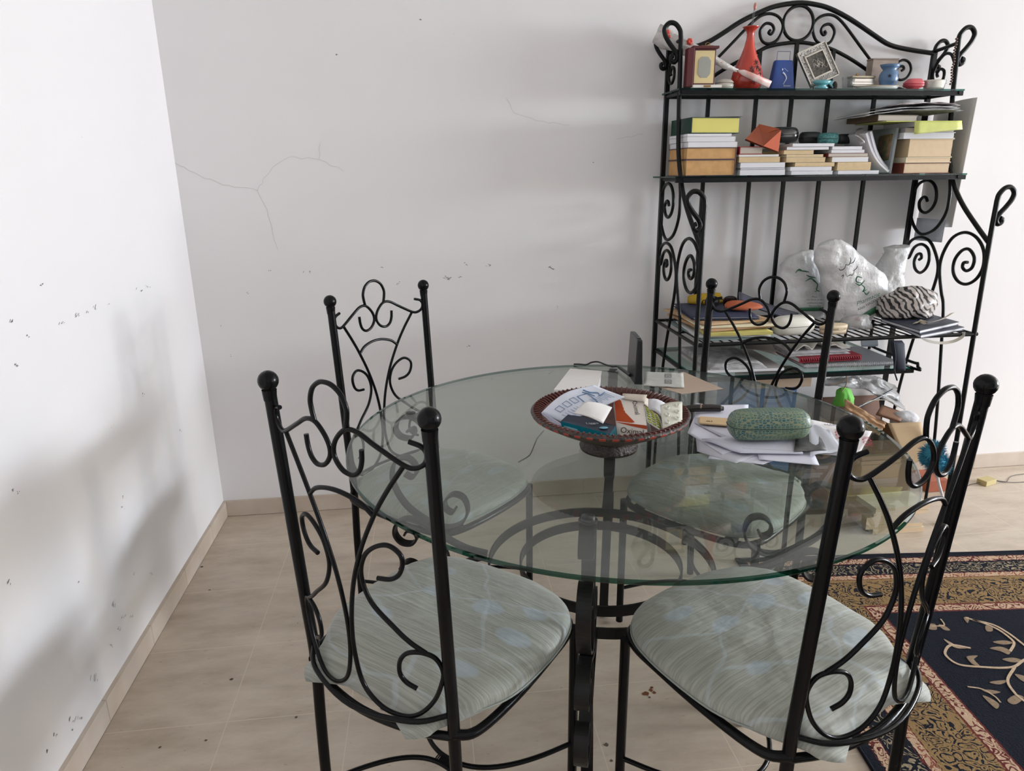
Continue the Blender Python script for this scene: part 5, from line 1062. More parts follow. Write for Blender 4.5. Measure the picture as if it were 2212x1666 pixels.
# blue notebooks at the front right, under the zebra bag
def notebook(q4, z, h, label, m_, name='notebook', rib=None):
    top = [P(a, b_, z=z+h) for a, b_ in q4]
    for p in top: p.x = min(p.x, XR-.012)
    c_ = sum(top, Vector())/4
    root = thing(name, label, 'notebook', (c_.x, c_.y, z), 0, 'navy notebooks on the wire shelf'); t_ = .0022
    def lay(z0, z1, s_): 
        pts = [Vector((c_.x+(p.x-c_.x)*s_, c_.y+(p.y-c_.y)*s_, 0)) for p in top]; mm_ = MB()
        mm_.add([(p.x, p.y, z0) for p in pts]+[(p.x, p.y, z1) for p in pts], [(0, 3, 2, 1), (4, 5, 6, 7), (0, 1, 5, 4), (1, 2, 6, 5), (2, 3, 7, 6), (3, 0, 4, 7)]); return mm_
    k = lay(z+.0003, z+t_, 1); k2 = lay(z+h-t_, z+h, 1); o_ = len(k.v); k.v += k2.v; k.f += [tuple(i+o_ for i in f) for f in k2.f]; k.m += k2.m; k.sm += k2.sm
    wpart(k, 'cover', [m_], root); wpart(lay(z+t_, z+h-t_, .965), 'pages', [PG_W], root); return root
NV = cm(38, 44, 60, .5)
notebook([(1916, 692), (1990, 724), (2098, 706), (2010, 680)], z3, .013, 'lower navy notebook on the wire shelf, sticking out to the right', NV)
nb2 = notebook([(1903, 688), (1988, 714), (2078, 695), (1990, 668)], z3+.0136, .013, 'upper navy notebook on the wire shelf, with a cream ribbon across it', NV)
zn = z3+.0272
m = MB(); rp = [P(1976, 699, z=zn+.005), P(1986, 694, z=zn+.005), P(2000, 697, z=zn+.006), P(2020, 694, z=zn+.010), P(2038, 688, z=zn+.016), P(2058, 676, z=zn+.026)]
rb_ = MB(); rb_.bar(rp, lambda q: Vector((.3, -.9, .35)), .016, .0008, n=6); tag(rb_.build('ribbon', [cm(204, 192, 170, .5)]), 'cream ribbon curling over the upper navy notebook', 'ribbon')
lp = MB(); lp.bar([P(1990, 729, y=-.480), P(2003, 736, y=-.486), P(2030, 741, y=-.486), P(2058, 738, y=-.486), P(2078, 728, y=-.486), P(2082, 717, y=-.482)], (0, 1, .8), .012, .0010, n=6); tag(lp.build('ribbon_loop', [cm(190, 184, 172, .6)]), 'beige strap looping below the front edge of the wire shelf', 'strap')
# zebra bag
ZB = bpy.data.materials.new('zebra_plastic'); ZB.use_nodes = True; nt = ZB.node_tree; b = nt.nodes['Principled BSDF']; b.inputs['Roughness'].default_value = .35
tc = node(nt, 'ShaderNodeTexCoord'); mp = node(nt, 'ShaderNodeMapping'); mp.inputs['Rotation'].default_value = (0, .75, .3); nt.links.new(tc.outputs['Object'], mp.inputs[0])
wv = node(nt, 'ShaderNodeTexWave'); wv.inputs['Scale'].default_value = 17; wv.inputs['Distortion'].default_value = 9; wv.inputs['Detail'].default_value = 2; wv.inputs['Detail Scale'].default_value = 1.2; nt.links.new(mp.outputs[0], wv.inputs[0])
rp_ = node(nt, 'ShaderNodeValToRGB'); rp_.color_ramp.elements[0].position = .34; rp_.color_ramp.elements[0].color = (.016, .014, .014, 1); rp_.color_ramp.elements[1].position = .42; rp_.color_ramp.elements[1].color = (*s2l(186, 176, 170), 1); nt.links.new(wv.outputs['Fac'], rp_.inputs[0]); nt.links.new(rp_.outputs[0], b.inputs['Base Color'])
zr_ = dens(pxrings([(690, 1899, 2030), (680, 1898, 2037), (662, 1900, 2041), (645, 1906, 2036), (633, 1922, 2024), (624, 1945, 2008), (618, 1968, 1992)], -.29, [.05, .065, .07, .062, .05, .035, .015], zn+.004), 3)
z0s = zn+.004; zz0, zz1 = zr_[0][0], zr_[-1][0]
zr_ = [(max(z0s, r_[0]), *r_[1:]) for r_ in zr_]
m = MB(); m.loft(zr_, 64, e=2.1, amp=.013, fr=17, seed=11); zo_ = m.build('zebra_bag', [ZB]); tag(zo_, 'crumpled zebra-striped plastic bag on the navy notebooks', 'bag')
hb_ = MB(); q0, q1 = P(1941, 731, y=-.508), P(1944, 800, y=-.508); hb_.loft([(q1.z, q1.x, -.508, .018, .008), (q1.z+.01, q1.x, -.508, .022, .010), (q0.z-.02, q0.x, -.508, .024, .008), (S3-.012, q0.x, -.500, .022, .005)], 20, e=2.4, amp=.003, fr=30)
hb_.tube([P(1930, 738, y=-.525), P(1934, 770, y=-.525), P(1932, 800, y=-.525), P(1938, 822, y=-.525)], .003, 6); tag(hb_.build('hanging_pouch', [cm(16, 22, 42, .7)]), 'small navy pouch with a cord hanging under the wire shelf', 'pouch')
# ================================================================== LOWER GLASS SHELF
z4 = S4+.0008; yl = -.45
def Xl(px, py=800, y=yl): return X(px, py, y)
G5 = 'papers and books on the lower glass shelf'
book((Xl(1530)+Xl(1690))/2, -.30, z4, Xl(1700)-Xl(1530), .30, .012, cm(176, 172, 168, .6), PG_W, 'large pale book at the bottom left of the lower shelf', rz=-.03, soft=True, grp=G5)
lp1 = MB()
for k in range(6): lp1.sheet([(1.875+.004*k, -.44+.003*k, z4+.0135+k*.0026), (2.085-.003*k, -.45+.006*k, z4+.0135+k*.0026), (2.09, -.16, z4+.0135+k*.0026), (1.87, -.15, z4+.0135+k*.0026)], .0016, 12, 10, fn=lambda u, v, k=k: (0, 0, .0008*k*(1-v)*math.sin(5*u+k)+.004*math.sin(pi*u)*v))
tag(lp1.build('newspaper', [NP2]), 'sheaf of folded newspapers at the left of the lower shelf', 'newspaper')
cdp = MB(); cdp.sheet([P(1600, 754, y=-.33), P(1680, 768, y=-.42), P(1665, 738, y=-.25), P(1600, 735, y=-.22)], .0015, 8, 8, fn=lambda u, v: (0, 0, .008*math.sin(pi*u)))
tag(cdp.build('card_sheet', [cm(128, 118, 112, .8)]), 'grey-brown card lying on the newspapers of the lower shelf', 'card sheet')
gn_x0, gn_x1 = Xl(1762, 815), Xl(1936, 800)
gn = thing('spiral_notebook', 'grey spiral-bound notebook at the bottom right of the lower shelf', 'notebook', ((gn_x0+gn_x1)/2-.02, -.33, z4+.0014), -.03)
w_ = (gn_x1-gn_x0)/2+.02; m = MB(); m.box(-w_, w_, -.115, .12, .0003, .0012); m.box(-w_, w_, -.115, .12, .0135, .0147); m.build('cover', cm(130, 132, 136, .4), gn)
m = MB(); m.box(-w_+.003, w_-.002, -.108, .117, .0014, .0133); m.build('pages', PG_W, gn)
m = MB(); 
for k in range(46): x_ = -w_+.006+k*(2*w_-.012)/45; m.tube([(x_, -.115+.0085*math.cos(j*pi/4), .0076+.0085*math.sin(j*pi/4)) for j in range(8)], .0010, 5, closed=True, curve=False)
m.build('spiral_binding', cm(206, 206, 206, .4), gn)
rx0, rx1 = Xl(1728, 800), Xl(1866, 790)
rn = thing('spiral_agenda', 'red agenda with red ring binding facing forward on the grey notebook', 'agenda', ((rx0+rx1)/2, -.345, z4+.0204), .03)
w_ = (rx1-rx0)/2; m = MB(); m.box(-w_, w_, -.085, .10, 0, .0022); m.box(-w_, w_, -.085, .10, .0168, .019); m.box(-w_, w_, -.0865, -.085, 0, .019); m.build('cover', cm(150, 32, 48, .5), rn)
m = MB(); m.box(-w_+.002, w_-.003, -.083, .096, .0023, .0167); m.build('pages', PG_W, rn)
m = MB(); [m.tube([(-w_+.008+k*.0088, -.0875, .003), (-w_+.011+k*.0088, -.0895, .0095), (-w_+.008+k*.0088, -.0875, .016)], .0017, 6) for k in range(int((2*w_-.014)/.0088)+1)]; m.build('ring_binding', cm(132, 26, 42, .45), rn)
wbk = MB(); book(rx0-.03, -.27, z4+.0138, .12, .26, .0048, cm(196, 192, 188, .6), PG_W, 'white hardback partly covered by the red agenda', rz=-.12, grp=G5) if False else None
nz_ = z4+.0404
for k in range(2):
    m = MB()
    for j in range(4): m.sheet([(rx0-.03+.002*j, -.415+.004*j, nz_+.0016+j*.0017), (rx1-.03-.004*j, -.405+.005*j, nz_+.0016+j*.0017), (rx1-.04, -.22, nz_+.0016+j*.0017), (rx0-.02, -.2, nz_+.0016+j*.0017)], .0013, 14, 8, fn=lambda u, v, j=j: (0, 0, .0006*j*math.sin(6*u+j)))
    tag(m.build('newspaper', [NP2 if k == 0 else cm(206, 204, 206, .8, var=.4, vscale=30)]), 'folded newspaper on the red agenda, the lower of the two' if k == 0 else 'folded newspaper on the red agenda, the upper one under the white cloth', 'newspaper'); nz_ += .0085
cl = MB(); cl.sheet([(rx0+.0, -.41, nz_+.005), (rx1-.03, -.40, nz_+.005), (rx1-.02, -.26, nz_+.006), (rx0+.01, -.26, nz_+.006)], .003, 40, 24, fn=lambda u, v: (.01*noise.noise(Vector((u*3, v*3, 1))), .008*noise.noise(Vector((u*3, v*3, 4))), max(0, .022*abs(noise.noise(Vector((u*3.5, v*2.2, 9))))*2*math.sin(pi*min(1, .12+u*.85))+.004*noise.noise(Vector((u*14, v*9, 2))))))
tag(cl.build('white_cloth', [cm(222, 218, 210, .8, bump=.3)]), 'crumpled white cloth on the newspapers of the lower shelf', 'cloth')
cp = MB(); cq = P(1858, 762, y=-.30); Mcp = Matrix.Translation((cq.x, -.30, z4+.050)) @ Matrix.Rotation(1.35, 4, 'Y') @ Matrix.Rotation(.4, 4, 'X')
cp.lathe([(.0001, 0), (.014, 0), (.020, .055), (.0185, .055), (.013, .003), (.0001, .003)], 10, M=Mcp, smooth=False, cap=False)
tag(cp.build('plastic_cup', [cm(176, 188, 198, .3)]), 'frosted faceted plastic cup lying right of the white cloth', 'cup')
# ================================================================== FLOOR CLUTTER UNDER THE RACK
def quadpx(l, name, label, cat, m_, th=.003, n=8, fn=None, grp=None):
    m = MB(); m.sheet([P(a, b_, y=y) for a, b_, y in l], th, n, n, fn=fn); o_ = m.build(name, [m_]); 
    return tag(o_, label, cat, grp) if label else o_
CB = cm(112, 78, 54, .8, var=.08, vscale=12); CB2 = cm(176, 146, 112, .8, var=.08, vscale=12)
def boxq(cx, cy, z0, w_, d, h, rz, label, outer, inner, name='cardboard_box', flaps=()):
    root = thing(name, label, 'cardboard box' if 'cardboard' in name else 'box', (cx, cy, z0), rz); t_ = .003
    m = MB(); m.box(-w_/2, w_/2, -d/2, d/2, .0005, t_)
    for a4 in ((-w_/2, w_/2, -d/2, -d/2+t_), (-w_/2, w_/2, d/2-t_, d/2), (-w_/2, -w_/2+t_, -d/2+t_, d/2-t_), (w_/2-t_, w_/2, -d/2+t_, d/2-t_)): m.box(*a4, t_, h)
    m.build('box_body', outer, root)
    for fl_ in flaps:
        m = MB()
        if fl_[0] == 'F': m.sheet([(-w_/2, -d/2-fl_[1], h-fl_[2]), (w_/2, -d/2-fl_[1], h-fl_[2]), (w_/2, -d/2, h), (-w_/2, -d/2, h)], .003, 4, 4)
        if fl_[0] == 'R': m.sheet([(w_/2, -d/2, h), (w_/2+fl_[1], -d/2, h-fl_[2]), (w_/2+fl_[1], d/2, h-fl_[2]), (w_/2, d/2, h)], .003, 4, 4)
        if fl_[0] == 'B': m.sheet([(-w_/2, d/2, h), (w_/2, d/2, h), (w_/2, d/2+fl_[1], h-fl_[2]), (-w_/2, d/2+fl_[1], h-fl_[2])], .003, 4, 4)
        if fl_[0] == 'L': m.sheet([(-w_/2-fl_[1], -d/2, h-fl_[2]), (-w_/2, -d/2, h), (-w_/2, d/2, h), (-w_/2-fl_[1], d/2, h-fl_[2])], .003, 4, 4)
        m.build('flap', inner, root)
    return root
bx = boxq(2.665, -.195, 0, .33, .24, .30, -.02, 'open brown cardboard box on the floor under the right end of the rack', cm(150, 118, 84, .8), cm(92, 62, 44, .8), flaps=(('B', .04, -.10),))
quadpx([(1960, 1010, -.40), (2008, 985, -.39), (1990, 912, -.335), (1918, 914, -.335)], 'cardboard_flap', 'light tan cardboard sheet leaning on the front of the brown box', 'cardboard', cm(188, 160, 124, .8), .004)
zt_ = .30
def frombox(px, py, y): return P(px, py, y=y)
kb = MB(); kb.loft([(.0006, 2.395, -.27, .085, .07), (.20, 2.395, -.27, .090, .075), (.30, 2.40, -.27, .085, .070), (.385, 2.375, -.27, .070, .058), (.395, 2.37, -.27, .068, .056)], 40, e=5, amp=.004, fr=14)
tag(kb.build('paper_bag', [cm(104, 70, 46, .75, bump=.2)]), 'dark brown paper carrier bag standing left of the cardboard box', 'paper bag')
quadpx([(1822, 905, -.36), (1898, 942, -.42), (1914, 916, -.40), (1826, 862, -.34)], 'crumpled_paper_bag', 'crumpled light kraft paper bag edge beside the cardboard box', 'paper bag', cm(186, 148, 112, .8, bump=.6, bscale=30), .006, 24, fn=lambda u, v: (.004*noise.noise(Vector((u*5, v*5, 0))), .012*noise.noise(Vector((u*6, v*6, 3))), .006*noise.noise(Vector((u*7, v*5, 6)))))
gc = MB(); q = P(1828, 850, y=-.27); gc.loft([(q.z-.05, q.x, -.26, .044, .03), (q.z-.02, q.x, -.26, .042, .03), (q.z+.0, q.x-.006, -.26, .036, .024), (q.z+.014, q.x-.012, -.26, .028, .018), (q.z+.022, q.x-.016, -.26, .014, .010)], 36, e=2, amp=.013, fr=22)
tag(gc.build('green_cloth', [cm(110, 196, 72, .7)]), 'bright green cloth stuffed in the brown paper bag', 'cloth')
hd = MB(); hd.tube([P(1790, 829, y=-.30), P(1806, 828, y=-.30), P(1822, 822, y=-.30), P(1829, 812, y=-.30)], .0018, 6); hd.tube([P(1829, 812, y=-.28), P(1828, 830, y=-.29), P(1818, 846, y=-.30)], .0020, 6)
tag(hd.build('rope_handle', [cm(150, 118, 92, .8)]), 'twisted paper rope handle above the green cloth', 'rope')
hd = MB(); hd.tube([P(1864, 874, y=-.36), P(1880, 866, y=-.35), P(1905, 864, y=-.34), P(1925, 868, y=-.34), P(1938, 880, y=-.36)], .0016, 6)
tag(hd.build('cord_handle', [cm(176, 168, 150, .7)]), 'thin pale cord handle arching over the brown box', 'cord')
# contents of the cardboard box
wd = MB(); wd.sheet([P(1893, 893, y=-.30), P(1945, 910, y=-.34), P(1958, 893, y=-.22), P(1905, 874, y=-.20)], .008, 6, 6); tag(wd.build('wooden_tray', [cm(120, 80, 52, .6)]), 'brown wooden tray lying in the cardboard box', 'tray')
pw = MB(); q = P(1966, 905, y=-.30); pw.loft([(q.z-.03, q.x, -.27, .05, .04), (q.z, q.x, -.27, .055, .042), (q.z+.012, q.x, -.27, .045, .03), (q.z+.022, q.x, -.27, .02, .015)], 26, e=2, amp=.010, fr=22, seed=4); tag(pw.build('crumpled_paper', [cm(208, 206, 208, .8, bump=.4)]), 'crumpled white lined paper at the front of the cardboard box', 'paper')
# clear plastic sheet
CP_ = mat('clear_plastic_film', s2l(130, 130, 130), .15, bump=1.2, bscale=26, alpha=.62, spec=.8, var2=s2l(200, 200, 200), vscale=14)
cs = MB(); cs.sheet([P(1772, 830, y=-.16), P(1955, 885, y=-.22), P(1935, 832, y=-.10), P(1800, 812, y=-.08)], .004, 44, 30, fn=lambda u, v: (.012*noise.noise(Vector((u*6, v*6, 0))), .03*noise.noise(Vector((u*5, v*5, 3))), .018*noise.noise(Vector((u*5, v*6, 7)))+.03*math.sin(pi*u)))
tag(cs.build('plastic_sheet', [CP_]), 'crinkled clear plastic sheeting piled behind the brown cardboard box', 'plastic sheet')
st_ = MB(); st_.tube([P(1852, 880, y=-.25), P(1900, 858, y=-.2), P(1928, 842, y=-.16)], .0045, 8, curve=False); tag(st_.build('umbrella_stick', [cm(56, 58, 62, .4)]), 'thin dark stick poking out of the clear plastic', 'stick')
# blue box with big letters, pale carton above
bb_ = thing('blue_box', 'blue cardboard package with dark lettering on the floor, left of the paper bag', 'box', (2.17, -.25, 0), 0)
zb1 = Z(1720, 830, -.30); m = MB(); m.rbox(-.14, .115, -.07, .09, .0006, zb1, .002); m.build('package', cm(72, 116, 168, .5), bb_)
text('lettering', 'UL-Boss', cm(30, 56, 104, .5), bb_, (.0, -.0703, zb1-.042), (1, 0, 0), (0, 0, 1), .10, .024)
pc = MB(); pc.rbox(2.09, 2.33, -.34, -.18, zb1+.001, zb1+.042, .003); tag(pc.build('carton', [cm(186, 164, 142, .75)]), 'pale carton lying flat on the blue package', 'carton')
# books piled on the floor before the box, seen through the glass
bz = .0006
for k, (px0, px1, h, m_, lb) in enumerate(((1868, 1972, .022, CREAMC, 'wide beige book at the bottom of the floor pile under the rack'), (1850, 1968, .018, PG_GR, 'grey-edged book in the lower half of the floor pile'), (1848, 1935, .034, BEIGE, 'thick tan book in the middle of the floor pile'), (1860, 1975, .016, BEIGE, 'flat beige book near the top of the floor pile'), (1862, 1978, .022, CREAMC, 'cream-edged book topmost of the floor pile'))):
    xa, xb = X(px0, 1060, -.44), X(px1, 1060, -.44); book((xa+xb)/2, -.47, bz, xb-xa, .12, h, m_, PG_CR, lb, rz=.02*(k-2), soft=True, grp='books piled on the floor'); bz += h+.0006
yp_ = MB(); yp_.sheet([P(1849, 1116, z=.003), P(1945, 1108, z=.003), P(1950, 1090, z=.003), P(1848, 1093, z=.003)], .0015, 8, 4, fn=lambda u, v: (0, 0, .002*math.sin(5*u)+.002)); tag(yp_.build('paper_sheet', [cm(196, 192, 130, .8)]), 'yellow paper lying on the floor before the book pile', 'paper')
# duster
dq = P(2022, 990, y=-.50); du = thing('feather_duster', 'fluffy turquoise duster on a white stick, at the foot of the rack', 'duster', (dq.x, -.50, 0)); FZ = mat('turquoise_fluff', s2l(70, 156, 180), .9, var2=s2l(36, 112, 142), vscale=30)
rq = random.Random(12); m = MB(); c0 = dq
for (dx, dy, dz, R_) in ((0, 0, -.012, .040), (-.026, 0, .020, .034), (.022, 0, -.030, .034), (.0, .01, .035, .028), (-.04, 0, .0, .022)): m.ball(c0+Vector((dx, dy, dz)), R_*.86, seg=14)
for k in range(2600):
    dx, dy, dz, R_ = rq.choice(((0, 0, -.012, .042), (-.026, 0, .020, .036), (.022, 0, -.030, .036), (.0, .01, .035, .030), (-.04, 0, .0, .024)))
    th_, ph_ = rq.uniform(0, 2*pi), math.acos(rq.uniform(-1, 1)); d_ = Vector((math.sin(ph_)*math.cos(th_), math.sin(ph_)*math.sin(th_), math.cos(ph_)))
    c_ = c0+Vector((dx, dy, dz)); a_ = c_+d_*R_*.8; L = R_*rq.uniform(.25, .55); tdir = d_.cross(Vector((rq.random(), rq.random(), rq.random()))).normalized(); e_ = a_+d_*L+tdir*L*.5; wd_ = tdir.cross(d_)*.0011
    m.add([a_-wd_, a_+wd_, e_+wd_*.3, e_-wd_*.3], [(0, 1, 2, 3)]); m.add([a_-tdir*.0011, a_+tdir*.0011, e_], [(0, 1, 2)])
wpart(m, 'fluff', [FZ], du)
m = MB(); m.tube([P(2022, 1010, y=-.535), P(2028, 1045, y=-.55), P(2044, 1100, y=-.575)], .0050, 10, curve=False); wpart(m, 'handle', [cm(206, 204, 204, .4)], du)
m = MB(); a_, b2 = P(2021, 1008, y=-.535), P(2025, 1030, y=-.543); m.tube([a_, b2], .0080, 12, curve=False); wpart(m, 'ferrule', [cm(190, 192, 196, .4)], du)
ty = MB(); qq = P(2018, 1058, z=.002); ty.rbox(qq.x-.05, qq.x+.045, qq.y-.02, qq.y+.10, .0006, .055, .004); tag(ty.build('terracotta_block', [cm(164, 92, 66, .8, var=.2, vscale=20)]), 'reddish terracotta block behind the duster stick on the floor', 'block')
# yellow adapter with cable on the floor
yk = P(2130, 1045, z=.0); ad = thing('cable_block', 'yellowish block with thin cables on the floor by the back wall', 'cable block', (yk.x, yk.y, 0), .3)
m = MB(); m.rbox(-.035, .035, -.022, .022, .0006, .024, .002); m.build('block', cm(186, 170, 120, .7), ad)
m = MB(); m.tube([(-.035, .005, .010), (-.09, .02, .002), (-.2, -.01, .002)], .0016, 6); m.tube([(.035, 0, .010), (.09, -.03, .003), (.2, .0, .002), (.4, -.05, .002)], .0014, 6); m.tube([(.035, 0.005, .010), (.12, -.05, .003), (.28, -.09, .002)], .0014, 6); m.build('cable', cm(70, 66, 60, .6), ad)
# ================================================================== THINGS ON THE TABLE
_before = set(o.name for o in C.objects); _lamps = set(o.name for o in C.objects if o.type in ('LIGHT', 'CAMERA'))
T = TZ+.0006
# bowl
bw = thing('footed_bowl', 'dark footed ceramic bowl with red notched rim in the middle of the table', 'bowl', (1.268, -1.315, T))
pf = [(.050, .0005), (.064, .001), (.066, .008), (.062, .018), (.058, .026), (.075, .034), (.105, .047), (.135, .062), (.155, .073), (.168, .080), (.1745, .084), (.1765, .089), (.172, .0925), (.162, .092), (.150, .084), (.125, .066), (.09, .048), (.05, .040), (.0001, .038)]
BD = mat('dark_glaze', s2l(40, 30, 28), .35, bump=.7, bscale=120, var2=s2l(70, 58, 48), vscale=120); BR = mat('red_glaze_notch', s2l(158, 60, 46), .3); BIN = mat('bowl_inside', s2l(86, 34, 26), .45, var2=s2l(50, 26, 22), vscale=60)
m = MB(); m.lathe(pf, 168, cap=False, mf=lambda i, k: (1 if (i % 4 < 2 and 9 <= k <= 10) else 2 if k >= 12 else 0)); m.lathe([(.0001, .0006), (.050, .0005)], 40, cap=False); m.build('bowl_body', [BD, BR, BIN], bw)
m = MB()
for i in range(84):
    a_ = 2*pi*i/84; m.tube([(.150*math.cos(a_), .150*math.sin(a_), .0855), (.160*math.cos(a_+.01), .160*math.sin(a_+.01), .0925), (.170*math.cos(a_+.02), .170*math.sin(a_+.02), .0940)], .0022, 5, n=2)
m.build('ribbed_rim', [mat('rib_glaze', s2l(84, 38, 30), .35)], bw)
# contents
LF = cm(214, 218, 230, .7); LFB = cm(112, 142, 178, .6)
lf = thing('leaflet', 'large folded white leaflet with blue drawings, in the left half of the bowl', 'leaflet', (1.22, -1.28, T+.05))
c4 = [P(1169, 892, z=.846), P(1222, 920, z=.824), P(1349, 860, z=.880), P(1283, 828, z=.888)]
m = MB(); m.sheet(c4, .0022, 20, 20, fn=lambda u, v: (0, 0, .012*math.sin(pi*v)*(1-.3*u)+.004*math.sin(5*v+u*2))); wpart(m, 'paper', [LF], lf)
def on4(c, u, v, off=.0012, fn=None):
    c = [Vector(k) for k in c]; p = c[0]*(1-u)*(1-v)+c[1]*u*(1-v)+c[2]*u*v+c[3]*(1-u)*v; n_ = (c[1]-c[0]).cross(c[3]-c[0]).normalized()
    if fn: p = p+Vector(fn(u, v))
    return p+n_*off
fnl = lambda u, v: (0, 0, .012*math.sin(pi*v)*(1-.3*u)+.004*math.sin(5*v+u*2))
m = MB()
for k in range(9): m.tube([on4(c4, .55, .62+.035*k, fn=fnl), on4(c4, .78+.04*(k % 3), .62+.035*k, fn=fnl)], .0004, 4, curve=False)
for k in range(3): 
    v0 = .12+.13*k; m.tube([on4(c4, a_, b_, fn=fnl) for a_, b_ in ((.28, v0), (.50, v0), (.50, v0+.08), (.28, v0+.08))], .0008, 4, closed=True, curve=False)
m.tube([on4(c4, a_, b_, fn=fnl) for a_, b_ in ((.30, .52), (.74, .50), (.76, .66), (.60, .68), (.30, .70))], .0012, 5, closed=True, curve=False)
m.tube([on4(c4, a_, b_, fn=fnl) for a_, b_ in ((.12, .72), (.3, .76), (.42, .84), (.55, .80), (.5, .92))], .0016, 5)
m.tube([on4(c4, a_, b_, fn=fnl) for a_, b_ in ((.2, .66), (.34, .72), (.5, .74))], .0010, 5)
for k in range(6): m.tube([on4(c4, .62, .10+.05*k, fn=fnl), on4(c4, .88, .12+.05*k, fn=fnl)], .0004, 4, curve=False)
wpart(m, 'blue_print', [LFB], lf)
fd = MB(); fd.sheet([P(1170, 893, z=.846), P(1207, 930, z=.822), P(1222, 922, z=.826), P(1172, 890, z=.850)], .0015, 10, 10, fn=lambda u, v: (0, 0, -.006*math.sin(pi*v))); tag(fd.build('folded_paper', [cm(190, 190, 206, .75)]), 'folded paper edge curling below the large leaflet in the bowl', 'paper')
wc = MB(); wc.sheet([P(1238, 893, z=.860), P(1302, 915, z=.850), P(1322, 880, z=.864), P(1262, 868, z=.882)], .0016, 8, 8, fn=lambda u, v: (0, 0, .004*math.sin(pi*u))); tag(wc.build('white_card', [cm(224, 220, 216, .6)]), 'blank white card lying on the teal box in the bowl', 'card')
def sixbox(name, label, cat, top, down, m_, side_m=None, grp=None):
    top = [Vector(p) for p in top]; dn = [Vector(d_) for d_ in down] if isinstance(down, list) else [Vector(down)]*4
    bot = [p+d_ for p, d_ in zip(top, dn)]; c_ = sum(bot, Vector())/4
    root = thing(name, label, cat, c_, 0, grp); m = MB()
    m.add(bot+top, [(0, 3, 2, 1), (4, 5, 6, 7)], 0); m.add(bot+top, [(0, 1, 5, 4), (1, 2, 6, 5), (2, 3, 7, 6), (3, 0, 4, 7)], 1)
    wpart(m, 'carton', [m_, side_m or m_], root); return root, bot, top
tp = [P(1211, 910, z=.838), P(1318, 938, z=.832), P(1330, 920, z=.834), P(1232, 891, z=.848)]
tb, bt, tt = sixbox('medicine_box', 'teal and navy medicine box at the front left inside the bowl', 'medicine box', tp, [(.003, -.004, -.020)]*4, cm(30, 42, 62, .35), cm(0, 122, 140, .35))
text('lettering', 'Liggo', cm(214, 220, 226, .5), tb, on4(tp, .50, .25)-tb.location, (tp[2]-tp[1])*.6+(tp[1]-tp[0])*.35, -(tp[1]-tp[0]), .026)
m = MB(); m.ball((0, 0, 0), .008, sx=1.2, sy=.8, sz=.12, M=Matrix.Translation(on4(tp, .82, .42))); wpart(m, 'light_blue_mark', [cm(130, 190, 210, .4)], tb)
qd = [bt[0], bt[1], tt[1], tt[0]]; m = MB(); m.sheet([on4(qd, .06, .25), on4(qd, .34, .22), on4(qd, .34, .60), on4(qd, .06, .62)], .0003, 2, 2); wpart(m, 'small_print', [cm(120, 168, 178, .5)], tb)
# orange and white Oximal box
OW = cm(222, 214, 204, .5); OO = cm(222, 96, 44, .5); OK_ = cm(60, 48, 44, .5)
ox_t = [P(1331, 911, z=.838), P(1397, 919, z=.838), P(1391, 869, z=.868), P(1327, 858, z=.872)]
ox, bt, tt = sixbox('medicine_box', 'orange and white medicine box reading Oximal, in the middle of the bowl', 'medicine box', ox_t, [(0, -.012, -.026), (0, -.012, -.026), (0, .006, -.024), (0, .006, -.024)], OW)
def patch(root, c, poly, m_, name, off=.0008):
    m = MB(); pts = [on4(c, u, v, off) for u, v in poly]; n = len(pts); cen = sum(pts, Vector())/n
    m.add([cen]+pts, [(0, 1+i, 1+(i+1) % n) for i in range(n)]+[(0, 1+(i+1) % n, 1+i) for i in range(n)]); wpart(m, name, [m_], root)
fr4 = [bt[0], bt[1], tt[1], tt[0]]
jag = [(0, .02), (0, .98)]+[(.16+.30*(1-v)**1.4+(.05 if k % 2 else -.03), v) for k, v in enumerate([.95-.07*i for i in range(13)])]+[(.62, .06), (.5, .02)]
patch(ox, ox_t, jag, OO, 'orange_flare'); patch(ox, fr4, [(0, .98), (1, .98), (1, .70), (.5, .80), (0, .96)], OO, 'orange_band')
text('lettering', 'Oximal', OK_, ox, on4(fr4, .12, .22, .0012)-ox.location, fr4[1]-fr4[0], fr4[3]-fr4[0], (fr4[1]-fr4[0]).length*.74)
text('lettering', 'Oximal', OK_, ox, on4(ox_t, .60, .92, .0012)-ox.location, ox_t[0]-ox_t[3]+(ox_t[1]-ox_t[0])*.12, ox_t[1]-ox_t[0], (ox_t[3]-ox_t[0]).length*.55)
m = MB(); m.sheet([P(1336, 941, z=.812), P(1396, 945, z=.812), P(1397, 938, z=.8125), P(1334, 935, z=.8125)], .0008, 2, 2); wpart(m, 'bottom_flap', [OW], ox)
m = MB(); m.sheet([P(1343, 861, z=.872), P(1392, 868, z=.872), P(1398, 853, z=.876), P(1345, 850, z=.878)], .0008, 6, 2); m.sheet([P(1391, 872, z=.868), P(1400, 880, z=.85), P(1401, 862, z=.868), P(1394, 858, z=.872)], .0008, 3, 3); wpart(m, 'open_flap', [cm(196, 184, 170, .6)], ox)
m = MB()
for k in range(11): a_, b_ = P(1355+k*1.5, 944, z=.8128), P(1355+k*1.5, 934, z=.8135); m.tube([a_, b_], .0003+(.0002 if k % 3 == 0 else 0), 4, curve=False)
wpart(m, 'barcode', [cm(30, 30, 30, .6)], ox)
